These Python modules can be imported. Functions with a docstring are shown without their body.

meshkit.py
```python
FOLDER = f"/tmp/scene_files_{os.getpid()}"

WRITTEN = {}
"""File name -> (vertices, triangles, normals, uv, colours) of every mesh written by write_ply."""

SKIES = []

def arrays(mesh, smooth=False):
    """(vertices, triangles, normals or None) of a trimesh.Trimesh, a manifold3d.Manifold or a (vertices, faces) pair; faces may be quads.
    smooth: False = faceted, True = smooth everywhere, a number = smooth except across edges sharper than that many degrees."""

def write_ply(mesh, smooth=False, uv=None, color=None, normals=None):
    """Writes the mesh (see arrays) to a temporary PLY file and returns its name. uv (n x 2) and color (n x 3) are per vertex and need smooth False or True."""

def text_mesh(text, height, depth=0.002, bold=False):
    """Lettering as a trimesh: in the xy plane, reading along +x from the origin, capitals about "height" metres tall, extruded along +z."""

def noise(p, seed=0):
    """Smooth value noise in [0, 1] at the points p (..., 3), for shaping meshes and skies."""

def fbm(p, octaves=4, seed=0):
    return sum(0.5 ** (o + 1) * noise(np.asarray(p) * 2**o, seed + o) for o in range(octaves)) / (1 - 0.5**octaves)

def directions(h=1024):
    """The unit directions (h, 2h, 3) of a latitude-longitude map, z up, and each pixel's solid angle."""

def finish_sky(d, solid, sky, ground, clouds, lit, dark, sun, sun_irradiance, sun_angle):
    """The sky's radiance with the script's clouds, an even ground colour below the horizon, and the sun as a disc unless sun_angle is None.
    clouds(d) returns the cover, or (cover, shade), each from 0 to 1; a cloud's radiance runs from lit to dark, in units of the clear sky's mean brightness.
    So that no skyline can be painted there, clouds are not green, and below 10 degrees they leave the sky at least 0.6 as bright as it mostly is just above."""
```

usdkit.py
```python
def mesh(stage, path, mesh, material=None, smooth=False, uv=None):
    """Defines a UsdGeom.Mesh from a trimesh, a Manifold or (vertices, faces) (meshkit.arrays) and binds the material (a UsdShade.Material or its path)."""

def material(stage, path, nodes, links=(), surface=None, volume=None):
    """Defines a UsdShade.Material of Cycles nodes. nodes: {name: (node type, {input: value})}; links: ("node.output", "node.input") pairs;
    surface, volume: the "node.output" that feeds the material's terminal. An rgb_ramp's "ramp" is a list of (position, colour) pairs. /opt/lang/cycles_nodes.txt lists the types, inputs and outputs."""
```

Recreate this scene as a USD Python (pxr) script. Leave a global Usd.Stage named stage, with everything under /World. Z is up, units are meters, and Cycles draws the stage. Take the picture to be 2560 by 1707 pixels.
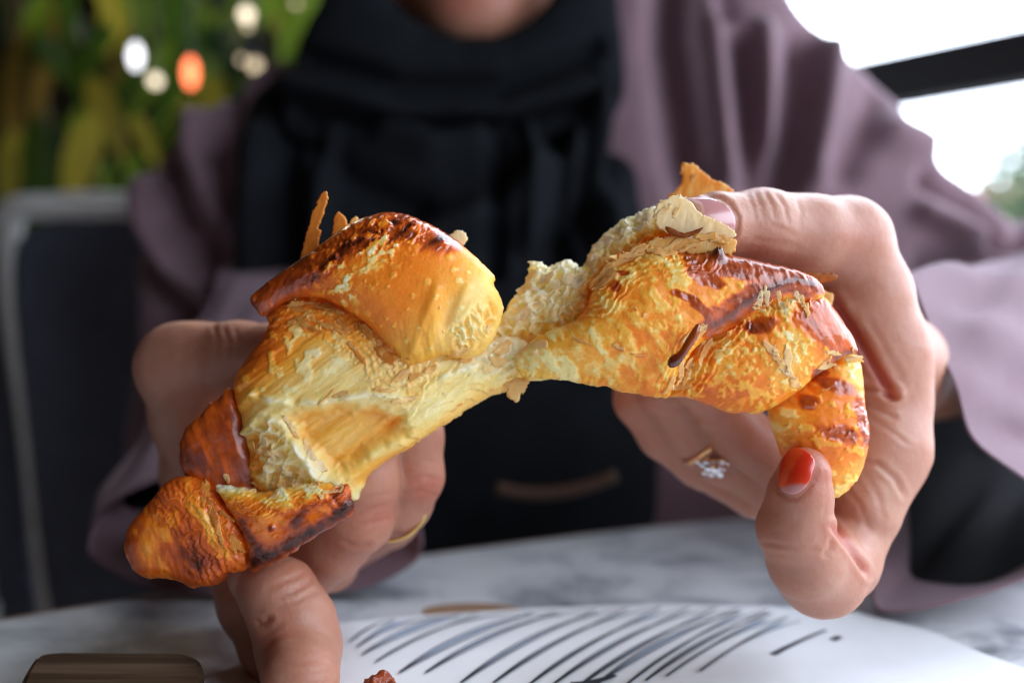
import math, random
import numpy as np
import scipy.sparse as sp
import scipy.sparse.linalg as spl
from scipy.spatial import cKDTree
import trimesh
import usdkit, meshkit
from pxr import Usd, UsdGeom, UsdLux, UsdShade, Sdf, Gf, Vt

stage = Usd.Stage.CreateInMemory()
UsdGeom.SetStageUpAxis(stage, UsdGeom.Tokens.z)
UsdGeom.SetStageMetersPerUnit(stage, 1.0)
UsdGeom.Xform.Define(stage, '/World')
rng = np.random.default_rng(7)
random.seed(7)

# ------------------------------------------------------------------ camera
TABLE_Z = 0.766
CAM_Z = 0.857
D = 0.2133                      # distance of the plane that is 256 mm wide in the picture
cam = UsdGeom.Camera.Define(stage, '/World/camera')
cam.CreateFocalLengthAttr(30.0)
cam.CreateHorizontalApertureAttr(36.0)
cam.CreateVerticalApertureAttr(36.0 * 682 / 1024)
cam.CreateClippingRangeAttr(Gf.Vec2f(0.01, 200))
cam.CreateFStopAttr(4.6)
cam.CreateFocusDistanceAttr(0.204)
cam.CreateExposureAttr(0.58)
cx = UsdGeom.Xformable(cam)
cx.AddTranslateOp().Set(Gf.Vec3d(0, 0, CAM_Z))
cx.AddRotateXOp().Set(90.0)

# ------------------------------------------------------------------ light: daylight of a big window side on the right, dim room elsewhere
dome = UsdLux.DomeLight.Define(stage, '/World/room_light')
dome.CreateIntensityAttr(1.0)
mroom = usdkit.material(stage, '/World/Looks/room_glow', {
    'b': ('background_shader', {'color': (1.0, 0.56, 0.32), 'strength': 0.016})}, surface='b.background')
UsdShade.MaterialBindingAPI.Apply(dome.GetPrim()).Bind(mroom)
SKY = 5.2
win = UsdLux.RectLight.Define(stage, '/World/window_light')
win.CreateWidthAttr(.85); win.CreateHeightAttr(.42); win.CreateIntensityAttr(4.4); win.CreateColorAttr(Gf.Vec3f(.82, .93, 1.08))
_m = Gf.Matrix4d().SetLookAt(Gf.Vec3d(.50, .10, 1.07), Gf.Vec3d(.0, .26, .87), Gf.Vec3d(0, 0, 1)).GetInverse()
UsdGeom.Xformable(win).AddTransformOp().Set(_m)

# ------------------------------------------------------------------ helpers
def P(sx, sy, dep=0.0):
    """photograph pixel (2560 wide) at dep millimetres behind the main plane -> world metres"""
    d = D + dep * 1e-3
    k = d / D
    return np.stack(np.broadcast_arrays((np.asarray(sx, float) - 1280) * 1e-4 * k, np.asarray(d, float),
                    CAM_Z - (np.asarray(sy, float) - 853.5) * 1e-4 * k), -1)

def on_table(sx, sy, z):
    t = (CAM_Z - z) / ((np.asarray(sy, float) - 853.5) * 1e-4 / D)
    return np.stack([(np.asarray(sx, float) - 1280) * 1e-4 / D * t, t, np.full_like(t, z)], -1)

def C(x0, y0, s, pts):
    return [(x0 + x / s, y0 + y / s) for x, y in pts]
C1 = lambda p: C(200, 400, 1.96, p)
C2 = lambda p: C(200, 900, 1.9433, p)
C3 = lambda p: C(1160, 350, 1.96, p)
C4 = lambda p: C(1400, 800, 1.96, p)
V = lambda p: [(x * 1.0884, y * 1.0884) for x, y in p]

used = {}
def path(parent, name):
    parent = parent or '/World'
    n = used.get((parent, name), 0)
    used[(parent, name)] = n + 1
    return f'{parent}/{name}' + (f'_{n:03d}' if n else '')

def tag(prim, label=None, cat=None, group=None, kind=None):
    p = prim.GetPrim() if hasattr(prim, 'GetPrim') else prim
    for k, v in (('label', label), ('category', cat), ('group', group), ('kind', kind)):
        if v:
            p.SetCustomDataByKey(k, v)

def obj(name, mesh, m, parent=None, smooth=True, prim=None, **kw):
    pth = path(parent, name)
    o = usdkit.mesh(stage, pth, mesh, m, smooth=smooth)
    for k, v in (prim or {}).items():
        pv = UsdGeom.PrimvarsAPI(o).CreatePrimvar(k, Sdf.ValueTypeNames.FloatArray, 'vertex')
        pv.Set(Vt.FloatArray.FromNumpy(np.asarray(v, np.float32)))
    tag(o, **kw)
    return pth

def thing(name, label, cat, group=None):
    pth = path(None, name)
    x = UsdGeom.Xform.Define(stage, pth)
    tag(x, label, cat, group)
    return pth

def n2(sx, sy, size, seed=0, octv=4, ang=0.0, stretch=1.0):
    """fbm noise over picture pixels, mean .5; stretch > 1 draws it out along ang (degrees, y down)"""
    a = math.radians(ang)
    u = (np.cos(a) * sx + np.sin(a) * sy) / (size * stretch)
    v = (-np.sin(a) * sx + np.cos(a) * sy) / size
    return meshkit.fbm(np.stack([u, v, np.full_like(u, seed * 3.7)], -1), octv, seed)

def sm(a, b, x):
    t = np.clip((x - a) / (b - a), 0, 1)
    return t * t * (3 - 2 * t)

def blob(sx, sy, x, y, rx, ry=None, ang=0.0):
    ry = ry or rx
    a = math.radians(ang)
    u = np.cos(a) * (sx - x) + np.sin(a) * (sy - y)
    v = -np.sin(a) * (sx - x) + np.cos(a) * (sy - y)
    return np.exp(-(u / rx) ** 2 - (v / ry) ** 2)

def dline(sx, sy, pts):
    """distance to an open polyline and the parameter 0..1 along it"""
    p = np.stack([sx, sy], -1).reshape(-1, 2)
    best, par = np.full(len(p), 1e9), np.zeros(len(p))
    pts = np.asarray(pts, float)
    seg = np.linalg.norm(np.diff(pts, axis=0), axis=1)
    cum = np.concatenate([[0], np.cumsum(seg)]) / seg.sum()
    for i in range(len(pts) - 1):
        a, b = pts[i], pts[i + 1]
        ab = b - a
        t = np.clip(((p - a) @ ab) / max(ab @ ab, 1e-9), 0, 1)
        d = np.linalg.norm(p - a - t[:, None] * ab, axis=1)
        m = d < best
        best[m] = d[m]
        par[m] = (cum[i] + t * (cum[i + 1] - cum[i]))[m]
    return best.reshape(np.shape(sx)), par.reshape(np.shape(sx))

def cells(sx, sy, size, seed, keep=0.5, ang=0, stretch=1.0):
    """blisters: rounded bumps 0..1 at random points, only a share of them"""
    a = math.radians(ang)
    u = (np.cos(a) * sx + np.sin(a) * sy) / (size * stretch)
    v = (-np.sin(a) * sx + np.cos(a) * sy) / size
    # ragged outlines
    u = u + (n2(sx, sy, size * .5, seed + 11, 2) - .5) * .9
    v = v + (n2(sx, sy, size * .5, seed + 12, 2) - .5) * .9
    r = np.random.default_rng(seed)
    lo, hi = np.array([u.min() - 2, v.min() - 2]), np.array([u.max() + 2, v.max() + 2])
    n = int(np.prod(hi - lo) * keep) + 3
    pts = lo + r.random((n, 2)) * (hi - lo)
    rad = .22 + .5 * r.random(n) ** 2
    d, i = cKDTree(pts).query(np.stack([u, v], -1).reshape(-1, 2), k=3)
    h = np.max(np.clip(1 - (d / rad[i]) ** 2, 0, 1), axis=1)
    return h.reshape(np.shape(sx))

def patches(sx, sy, size, seed, thr=.56, ang=0, stretch=1.0, soft=.05):
    """ragged islands 0..1"""
    w = 10 * (n2(sx, sy, size * .6, seed + 20, 2) - .5)
    return sm(thr - soft, thr + soft, n2(sx + w, sy + w, size, seed, 5, ang, stretch))

def foam(sx, sy, size, seed, wall=.22, ang=0, stretch=1.0):
    """open bubbles: 1 on the thin walls between them, 0 in their hollows"""
    a = math.radians(ang)
    sx, sy = sx + size * 1.7 * (n2(sx, sy, size, seed + 31, 4) - .5), sy + size * 1.7 * (n2(sx, sy, size, seed + 32, 4) - .5)
    u = (np.cos(a) * sx + np.sin(a) * sy) / (size * stretch)
    v = (-np.sin(a) * sx + np.cos(a) * sy) / size
    r = np.random.default_rng(seed)
    lo, hi = np.array([u.min() - 2, v.min() - 2]), np.array([u.max() + 2, v.max() + 2])
    pts = lo + r.random((int(np.prod(hi - lo) * 1.3) + 4, 2)) * (hi - lo)
    d, i = cKDTree(pts).query(np.stack([u, v], -1).reshape(-1, 2), k=2)
    return np.exp(-((d[:, 1] - d[:, 0]) / wall) ** 1.3).reshape(np.shape(sx)) * (.35 + 1.1 * n2(sx, sy, size * 1.6, seed + 33, 3))

def lam(sx, sy, pts, period, seed, warp=1.0, lo=0, hi=1e9):
    """thin layers parallel to a line: (height 0..1, edge 0..1), only between distances lo..hi"""
    d, t = dline(sx, sy, pts)
    dw = d + warp * period * 2.2 * (n2(sx, sy, period * 3.5, seed, 4) - .5) + warp * period * .8 * (n2(sx, sy, period * .9, seed + 1, 3) - .5)
    fr = np.mod(dw / period, 1.0)
    win = sm(lo - period, lo + period * .5, d) * sm(hi, hi - period * 1.5, d)
    return fr * win, sm(.72, .95, fr) * win

def inpoly(sx, sy, pts, soft, warp=0):
    if warp:
        sx, sy = sx + warp * (n2(sx, sy, 45, 91, 3) - .5), sy + warp * (n2(sx, sy, 45, 92, 3) - .5)
    return sm(-soft * .3, soft, poly_sdf(sx, sy, chaikin(pts, 2)))

def chaikin(p, n=1):
    p = np.asarray(p, float)
    for _ in range(n):
        q = np.roll(p, -1, 0)
        p = np.stack([.75 * p + .25 * q, .25 * p + .75 * q], 1).reshape(-1, 2)
    return p

def poly_sdf(X, Y, poly):
    d = np.full(X.shape, 1e9)
    ins = np.zeros(X.shape, bool)
    for (ax, ay), (bx, by) in zip(poly, np.roll(poly, -1, 0)):
        ex, ey = bx - ax, by - ay
        t = np.clip(((X - ax) * ex + (Y - ay) * ey) / max(ex * ex + ey * ey, 1e-12), 0, 1)
        d = np.minimum(d, (X - ax - t * ex) ** 2 + (Y - ay - t * ey) ** 2)
        if ay != by:
            ins ^= ((ay > Y) != (by > Y)) & (X < ex * (Y - ay) / (by - ay) + ax)
    d = np.sqrt(d)
    return np.where(ins, d, -d)

def poisson(mask, h):
    idx = -np.ones(mask.shape, int)
    idx[mask] = np.arange(mask.sum())
    n = int(mask.sum())
    rows, cols = [], []
    for dy, dx in ((0, 1), (1, 0)):
        a = idx[:mask.shape[0] - dy, :mask.shape[1] - dx]
        b = idx[dy:, dx:]
        m = (a >= 0) & (b >= 0)
        rows += [a[m], b[m]]
        cols += [b[m], a[m]]
    rows, cols = np.concatenate(rows), np.concatenate(cols)
    A = sp.csc_matrix((-np.ones(len(rows)), (rows, cols)), (n, n)) + 4 * sp.eye(n, format='csc')
    u = np.zeros(mask.shape)
    u[mask] = spl.spsolve(A.tocsc(), np.full(n, h * h), permc_spec='MMD_AT_PLUS_A')
    return u

def relief(poly, dep, front=.8, back=.8, hmax=30., disp=None, brown=None, gloss=None, edge=0., esize=25, res=.28,
           tilt=(0, 0), smooth=1, seed=1, form=None, extra=None):
    """a closed solid whose outline is poly (picture pixels) at dep mm: an inflated body, rounded front and back, with relief
    on its skin. Returns mesh and primvars. All shape is real size."""
    q = chaikin(poly, smooth) if smooth else np.asarray(poly, float)
    st = res * 10
    x0, y0 = q.min(0) - 4 * st - edge * 2
    x1, y1 = q.max(0) + 4 * st + edge * 2
    X, Y = np.meshgrid(np.arange(x0, x1, st), np.arange(y0, y1, st))
    s = poly_sdf(X, Y, q)
    if edge:
        s = s + edge * 2 * (n2(X, Y, esize, seed + 5, 4) - .5) + edge * .7 * np.abs(n2(X, Y, esize * .35, seed + 6, 3) - .5) * 2
    ins = s > st * .05
    from scipy import ndimage
    lab, nl = ndimage.label(ins)
    if nl > 1:
        big = np.bincount(lab.ravel())[1:].argmax() + 1
        s = np.where(ins & (lab != big), -st, s)
        ins = lab == big
    u = poisson(ins, res)
    h = np.sqrt(np.maximum(4 * u, 0))
    h = hmax * np.tanh(h / hmax)
    k = (D + dep * 1e-3) / D
    gy, gx = np.gradient(s, st)
    gl = np.hypot(gx, gy) + 1e-6
    gx, gy = gx / gl, gy / gl
    near = ins.copy()
    near[1:] |= ins[:-1]; near[:-1] |= ins[1:]; near[:, 1:] |= ins[:, :-1]; near[:, :-1] |= ins[:, 1:]
    near[1:, 1:] |= ins[:-1, :-1]; near[:-1, :-1] |= ins[1:, 1:]; near[1:, :-1] |= ins[:-1, 1:]; near[:-1, 1:] |= ins[1:, :-1]
    rim = near & ~ins
    Xs, Ys = X.copy(), Y.copy()
    mv = np.clip(-s, 0, st * 1.5)
    Xs[rim] += (gx * mv)[rim]; Ys[rim] += (gy * mv)[rim]
    # quads whose four corners are all inside or on the rim, at least one inside
    qd = near[:-1, :-1] & near[1:, :-1] & near[:-1, 1:] & near[1:, 1:]
    qd &= ins[:-1, :-1] | ins[1:, :-1] | ins[:-1, 1:] | ins[1:, 1:]
    nid = -np.ones(X.shape, int)
    mask = np.zeros(X.shape, bool)
    mask[:-1, :-1] |= qd; mask[1:, :-1] |= qd; mask[:-1, 1:] |= qd; mask[1:, 1:] |= qd
    nid[mask] = np.arange(mask.sum())
    a, b, c, d_ = nid[:-1, :-1][qd], nid[:-1, 1:][qd], nid[1:, 1:][qd], nid[1:, :-1][qd]
    F = np.concatenate([np.stack([a, d_, b], 1), np.stack([b, d_, c], 1)])
    xm, ym = (Xs - 1280) * .1, -(Ys - 853.5) * .1
    xc, yc = xm[mask].mean(), ym[mask].mean()
    hh = np.where(ins, h, 0)
    if form is not None:
        hf = hh * front + form(Xs, Ys) * np.clip(hh / 3.0, 0, 1)
    else:
        hf = hh * front
    base = tilt[0] * (xm - xc) + tilt[1] * (ym - yc)
    yf, yb = base - hf, base + hh * back
    # normals of the front
    ny_, nx_ = np.gradient(hf, res)
    nrm = np.stack([-nx_, -np.ones_like(nx_), ny_], -1)
    nrm[..., 2] = ny_ * 1.0
    nrm /= np.linalg.norm(nrm, axis=-1, keepdims=True)
    pos = np.stack([xm, yf, ym], -1)
    if disp is not None:
        dd = disp(Xs, Ys) * np.clip(np.where(ins, s, 0) / 12.0, 0, 1)
        pos = pos + nrm * dd[..., None]
    front_v = pos[mask]
    back_v = np.stack([xm, yb, ym], -1)[mask]
    w = np.array([0, D, CAM_Z])
    nf = len(front_v)
    vid_b = np.arange(nf) + nf
    border = rim[mask] | ~ins[mask]
    vid_b[border] = np.arange(nf)[border]           # rim vertices are shared
    verts = np.concatenate([front_v, back_v])
    faces = np.concatenate([F, vid_b[F][:, ::-1]])
    keep = np.unique(faces)
    remap = -np.ones(len(verts), int); remap[keep] = np.arange(len(keep))
    # real place
    verts = verts * 1e-3 * k
    verts[:, 1] += D + dep * 1e-3
    verts[:, 2] += CAM_Z
    faces = remap[faces]
    good = (faces[:, 0] != faces[:, 1]) & (faces[:, 1] != faces[:, 2]) & (faces[:, 0] != faces[:, 2])
    pr = {}
    for nme, fn in (('brown', brown), ('gloss', gloss), *((extra or {}).items())):
        if fn is not None:
            val = np.broadcast_to(fn(Xs, Ys), X.shape)[mask]
            pr[nme] = np.concatenate([val, val])[keep]
    return trimesh.Trimesh(verts[keep], faces[good], process=False), pr

# ---- solids from distance fields
def surface_nets(f, origin, h):
    s = f < 0
    nx, ny, nz = f.shape
    cnt = np.zeros((nx - 1, ny - 1, nz - 1), np.int16)
    acc = np.zeros((nx - 1, ny - 1, nz - 1, 3), np.float32)
    mixed = np.zeros(cnt.shape, bool)
    sub = lambda A, i, j, k: A[i:i + nx - 1, j:j + ny - 1, k:k + nz - 1]
    c0 = sub(s, 0, 0, 0)
    for i, j, k in np.ndindex(2, 2, 2):
        mixed |= sub(s, i, j, k) != c0
    I = np.argwhere(mixed)
    vals = {(i, j, k): f[I[:, 0] + i, I[:, 1] + j, I[:, 2] + k] for i, j, k in np.ndindex(2, 2, 2)}
    acc = np.zeros((len(I), 3)); cnt = np.zeros(len(I))
    for i, j, k in np.ndindex(2, 2, 2):
        for ax in range(3):
            c = [i, j, k]
            if c[ax]:
                continue
            e = c.copy(); e[ax] = 1
            a, b = vals[tuple(c)], vals[tuple(e)]
            m = (a < 0) != (b < 0)
            t = np.where(m, a / np.where(a - b == 0, 1, a - b), 0)
            pt = np.tile(np.array(c, float), (len(I), 1)); pt[:, ax] += t
            acc += np.where(m[:, None], pt, 0); cnt += m
    v = (I + acc / cnt[:, None]) * h + origin
    idx = -np.ones(mixed.shape, int); idx[tuple(I.T)] = np.arange(len(I))
    quads = []
    for ax in range(3):
        o1, o2 = [(1, 2), (2, 0), (0, 1)][ax]
        sl_a = [slice(1, n - 1) for n in f.shape]; sl_b = list(sl_a)
        sl_a[ax] = slice(0, f.shape[ax] - 1); sl_b[ax] = slice(1, f.shape[ax])
        A, B = s[tuple(sl_a)], s[tuple(sl_b)]
        E = np.argwhere(A != B)
        flip = A[tuple(E.T)]
        E = E + 1; E[:, ax] -= 1
        def cell(d1, d2):
            q = E.copy(); q[:, o1] += d1; q[:, o2] += d2
            return idx[tuple(q.T)]
        q = np.stack([cell(-1, -1), cell(0, -1), cell(0, 0), cell(-1, 0)], 1)
        q[~flip] = q[~flip][:, ::-1]
        quads.append(q)
    q = np.concatenate(quads)
    q = q[(q >= 0).all(1)]
    return v, np.concatenate([q[:, [0, 1, 2]], q[:, [0, 2, 3]]])

class Field:
    def __init__(self, lo, hi, h):
        self.o, self.h = np.asarray(lo, float), h
        self.n = np.ceil((np.asarray(hi) - self.o) / h).astype(int) + 1
    def new(self):
        return np.full(self.n, 60.0, np.float32)
    def add(self, f, a, b, ra, rb, k, flat=None):
        """smooth union of a tapered capsule into f (all in mm). flat=(axis, factor): squeezed along axis"""
        a, b = np.asarray(a, float), np.asarray(b, float)
        m = max(ra, rb) + 3 * k + 6
        lo = np.maximum(np.floor((np.minimum(a, b) - m - self.o) / self.h).astype(int), 0)
        hi = np.minimum(np.ceil((np.maximum(a, b) + m - self.o) / self.h).astype(int) + 1, self.n)
        if (hi <= lo).any():
            return f
        g = [self.o[i] + np.arange(lo[i], hi[i]) * self.h for i in range(3)]
        x, y, z = g[0][:, None, None] - a[0], g[1][None, :, None] - a[1], g[2][None, None, :] - a[2]
        ab = b - a
        L = max(ab @ ab, 1e-9)
        t = np.clip((x * ab[0] + y * ab[1] + z * ab[2]) / L, 0, 1)
        dx, dy, dz = x - t * ab[0], y - t * ab[1], z - t * ab[2]
        d = np.sqrt(dx * dx + dy * dy + dz * dz)
        if flat is not None:
            n, fac = np.asarray(flat[0], float), flat[1]
            n = n / np.linalg.norm(n)
            dn = dx * n[0] + dy * n[1] + dz * n[2]
            d = np.sqrt(np.maximum(dx * dx + dy * dy + dz * dz - dn * dn, 0) + (dn / fac) ** 2)
        d = (d - (ra + t * (rb - ra))).astype(np.float32)
        S = tuple(slice(lo[i], hi[i]) for i in range(3))
        f[S] = smin(f[S], d, k)
        return f
    def chain(self, pts, k=2.0, f=None):
        f = self.new() if f is None else f
        for p, q in zip(pts[:-1], pts[1:]):
            self.add(f, p[:3], q[:3], p[3], q[3], k)
        return f

def smooth_mesh(m, n=6, lam=.5, mu=-.52):
    v = np.array(m.vertices); e = m.edges_unique; N = len(v)
    A = sp.coo_matrix((np.ones(2 * len(e)), (np.concatenate([e[:, 0], e[:, 1]]), np.concatenate([e[:, 1], e[:, 0]]))), (N, N)).tocsr()
    A.data[:] = 1
    dg = np.maximum(np.asarray(A.sum(1)).ravel(), 1)[:, None]
    for i in range(n):
        v = v + (lam if i % 2 == 0 else mu) * (A @ v / dg - v)
    m.vertices = v
    return m

def smin(a, b, k):
    if k <= 0:
        return np.minimum(a, b)
    h = np.clip(.5 + .5 * (b - a) / k, 0, 1)
    return b + (a - b) * h - k * h * (1 - h)

def J(sx, sy, dep, rpx):
    """a joint: picture pixel, depth mm and radius in picture pixels -> world mm + radius mm"""
    p = P(sx, sy, dep) * 1e3
    return (*p, rpx * .1 * (D + dep * 1e-3) / D)

def to_px(v):
    """world metres -> picture pixels"""
    k = v[:, 1] / D
    return v[:, 0] / k / 1e-4 + 1280, 853.5 - (v[:, 2] - CAM_Z) / k / 1e-4

def tube(pts, r, n=10, closed=False, cap=True):
    pts = np.asarray(pts, float)
    m = len(pts)
    r = np.broadcast_to(np.asarray(r, float), (m,))
    tan = np.gradient(pts, axis=0) if not closed else np.roll(pts, -1, 0) - np.roll(pts, 1, 0)
    tan /= np.linalg.norm(tan, axis=1, keepdims=True) + 1e-12
    up = np.array([0, 0, 1.0]) if abs(tan[0][2]) < .9 else np.array([1.0, 0, 0])
    vs = []
    nrm = np.cross(tan[0], up); nrm /= np.linalg.norm(nrm)
    for i in range(m):
        nrm = nrm - tan[i] * (nrm @ tan[i]); nrm /= np.linalg.norm(nrm)
        bi = np.cross(tan[i], nrm)
        a = np.arange(n) / n * 2 * math.pi
        vs.append(pts[i] + r[i] * (np.cos(a)[:, None] * nrm + np.sin(a)[:, None] * bi))
    v = np.concatenate(vs)
    f = []
    for i in range(m if closed else m - 1):
        j = (i + 1) % m
        for q in range(n):
            w = (q + 1) % n
            f += [(i * n + q, i * n + w, j * n + w), (i * n + q, j * n + w, j * n + q)]
    if not closed and cap:
        v = np.concatenate([v, pts[:1], pts[-1:]])
        for q in range(n):
            w = (q + 1) % n
            f += [(len(v) - 2, w, q), (len(v) - 1, (m - 1) * n + q, (m - 1) * n + w)]
    return trimesh.Trimesh(v, np.array(f), process=False)

def spline(pts, n=60):
    from scipy.interpolate import CubicSpline
    p = np.asarray(pts, float)
    t = np.concatenate([[0], np.cumsum(np.linalg.norm(np.diff(p, axis=0), axis=1) ** .5)])
    return CubicSpline(t, p)(np.linspace(0, t[-1], n))

def loft(rings, cap=False):
    n = len(rings[0]); v = np.concatenate(rings); f = []
    for i in range(len(rings) - 1):
        for q in range(n):
            w = (q + 1) % n
            f += [(i * n + q, i * n + w, (i + 1) * n + w), (i * n + q, (i + 1) * n + w, (i + 1) * n + q)]
    return trimesh.Trimesh(v, np.array(f), process=False)

# ------------------------------------------------------------------ materials
def M(name, nodes, links=(), surface='p.BSDF'):
    return usdkit.material(stage, '/World/Looks/' + name, nodes, links, surface=surface)

def plain(name, col, rough=.6, var=.15, scale=40., bump=0., bscale=200., **kw):
    c = np.asarray(col, float)
    nodes = {'g': ('geometry', {}), 'n': ('noise_texture', {'scale': scale, 'detail': 4.0}),
             'r': ('rgb_ramp', {'ramp': [(0.25, tuple(np.clip(c * (1 - var), 0, 1))), (0.75, tuple(np.clip(c * (1 + var), 0, 1)))]}),
             'p': ('principled_bsdf', {'roughness': rough, **kw})}
    links = [('g.position', 'n.vector'), ('n.fac', 'r.fac'), ('r.color', 'p.base_color')]
    if bump:
        nodes['bn'] = ('noise_texture', {'scale': bscale, 'detail': 3.0})
        nodes['b'] = ('bump', {'strength': bump, 'distance': 0.0006})
        links += [('g.position', 'bn.vector'), ('bn.fac', 'b.height'), ('b.normal', 'p.normal')]
    return M(name, nodes, links)

pastry = M('pastry', {
    'g': ('geometry', {}),
    'at': ('attribute', {'attribute': 'brown'}), 'ag': ('attribute', {'attribute': 'gloss'}),
    'n': ('noise_texture', {'scale': 900.0, 'detail': 4.0, 'roughness': .6}),
    'na': ('math', {'math_type': 'multiply_add', 'value2': 0.12, 'value3': -0.06}),
    'add': ('math', {'math_type': 'add', 'use_clamp': True}),
    'r': ('rgb_ramp', {'ramp': [(0, (.96, .84, .54)), (.14, (.98, .69, .25)), (.27, (.97, .44, .050)), (.42, (.91, .235, .013)),
                                (.58, (.64, .105, .008)), (.75, (.28, .040, .005)), (.9, (.10, .014, .003)), (1, (.04, .008, .003))]}),
    'cw': ('math', {'math_type': 'multiply', 'value2': .75}),
    'rr': ('map_range', {'from_min': 0., 'from_max': 1., 'to_min': .48, 'to_max': .26}),
    'sw': ('map_range', {'from_min': .1, 'from_max': .7, 'to_min': .5, 'to_max': .05, 'clamp': True}),
    'bn': ('noise_texture', {'scale': 1500.0, 'detail': 3.0}),
    'b': ('bump', {'strength': .32, 'distance': .0003}),
    'p': ('principled_bsdf', {'subsurface_radius': (1.0, .6, .25), 'subsurface_scale': .0022, 'subsurface_method': 'random_walk',
                              'coat_roughness': .19, 'specular_ior_level': .35})},
    [('g.position', 'n.vector'), ('n.fac', 'na.value1'), ('at.fac', 'add.value1'), ('na.value', 'add.value2'), ('add.value', 'r.fac'),
     ('r.color', 'p.base_color'), ('ag.fac', 'rr.value'), ('rr.result', 'p.roughness'), ('ag.fac', 'cw.value1'), ('cw.value', 'p.coat_weight'),
     ('add.value', 'sw.value'), ('sw.result', 'p.subsurface_weight'), ('g.position', 'bn.vector'), ('bn.fac', 'b.height'), ('b.normal', 'p.normal')])

flake_mat = M('pastry_flake', {
    'at': ('attribute', {'attribute': 'brown'}),
    'r': ('rgb_ramp', {'ramp': [(0, (.94, .84, .60)), (.14, (.95, .71, .33)), (.27, (.92, .58, .18)), (.42, (.84, .38, .06)), (.58, (.58, .18, .025)), (.75, (.27, .05, .008)), (1, (.05, .01, .004))]}),
    'd': ('principled_bsdf', {'roughness': .4, 'specular_ior_level': .35}), 't': ('translucent_bsdf', {}), 'm': ('mix_closure', {'fac': .5})},
    [('at.fac', 'r.fac'), ('r.color', 'd.base_color'), ('r.color', 't.color'), ('d.BSDF', 'm.closure1'), ('t.BSDF', 'm.closure2')], 'm.closure')

skin = M('skin', {
    'g': ('geometry', {}), 'at': ('attribute', {'attribute': 'flush'}),
    'n': ('noise_texture', {'scale': 90.0, 'detail': 5.0}), 'n3': ('noise_texture', {'scale': 420.0, 'detail': 3.0}),
    'na': ('math', {'math_type': 'multiply_add', 'value2': .5, 'value3': -.25}), 'add': ('math', {'math_type': 'add', 'use_clamp': True}),
    'nb': ('math', {'math_type': 'multiply_add', 'value2': .3, 'value3': -.15}), 'add2': ('math', {'math_type': 'add', 'use_clamp': True}),
    'r': ('rgb_ramp', {'ramp': [(0, (.49, .26, .18)), (.5, (.42, .175, .11)), (1, (.39, .082, .05))]}),
    'vo': ('voronoi_texture', {'scale': 1300.0, 'feature': 'distance_to_edge'}), 'bn': ('noise_texture', {'scale': 800.0, 'detail': 4.0}),
    'm': ('math', {'math_type': 'multiply_add', 'value2': .35}), 'b': ('bump', {'strength': .45, 'distance': .0003}),
    'p': ('principled_bsdf', {'roughness': .46, 'subsurface_weight': .35, 'subsurface_radius': (1.0, .35, .18), 'subsurface_scale': .0015,
                              'subsurface_method': 'random_walk', 'specular_ior_level': .42})},
    [('g.position', 'n.vector'), ('g.position', 'n3.vector'), ('n.fac', 'na.value1'), ('at.fac', 'add.value1'), ('na.value', 'add.value2'),
     ('n3.fac', 'nb.value1'), ('add.value', 'add2.value1'), ('nb.value', 'add2.value2'), ('add2.value', 'r.fac'), ('r.color', 'p.base_color'),
     ('g.position', 'vo.vector'), ('g.position', 'bn.vector'), ('vo.distance', 'm.value1'), ('bn.fac', 'm.value3'), ('m.value', 'b.height'), ('b.normal', 'p.normal')])

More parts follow.
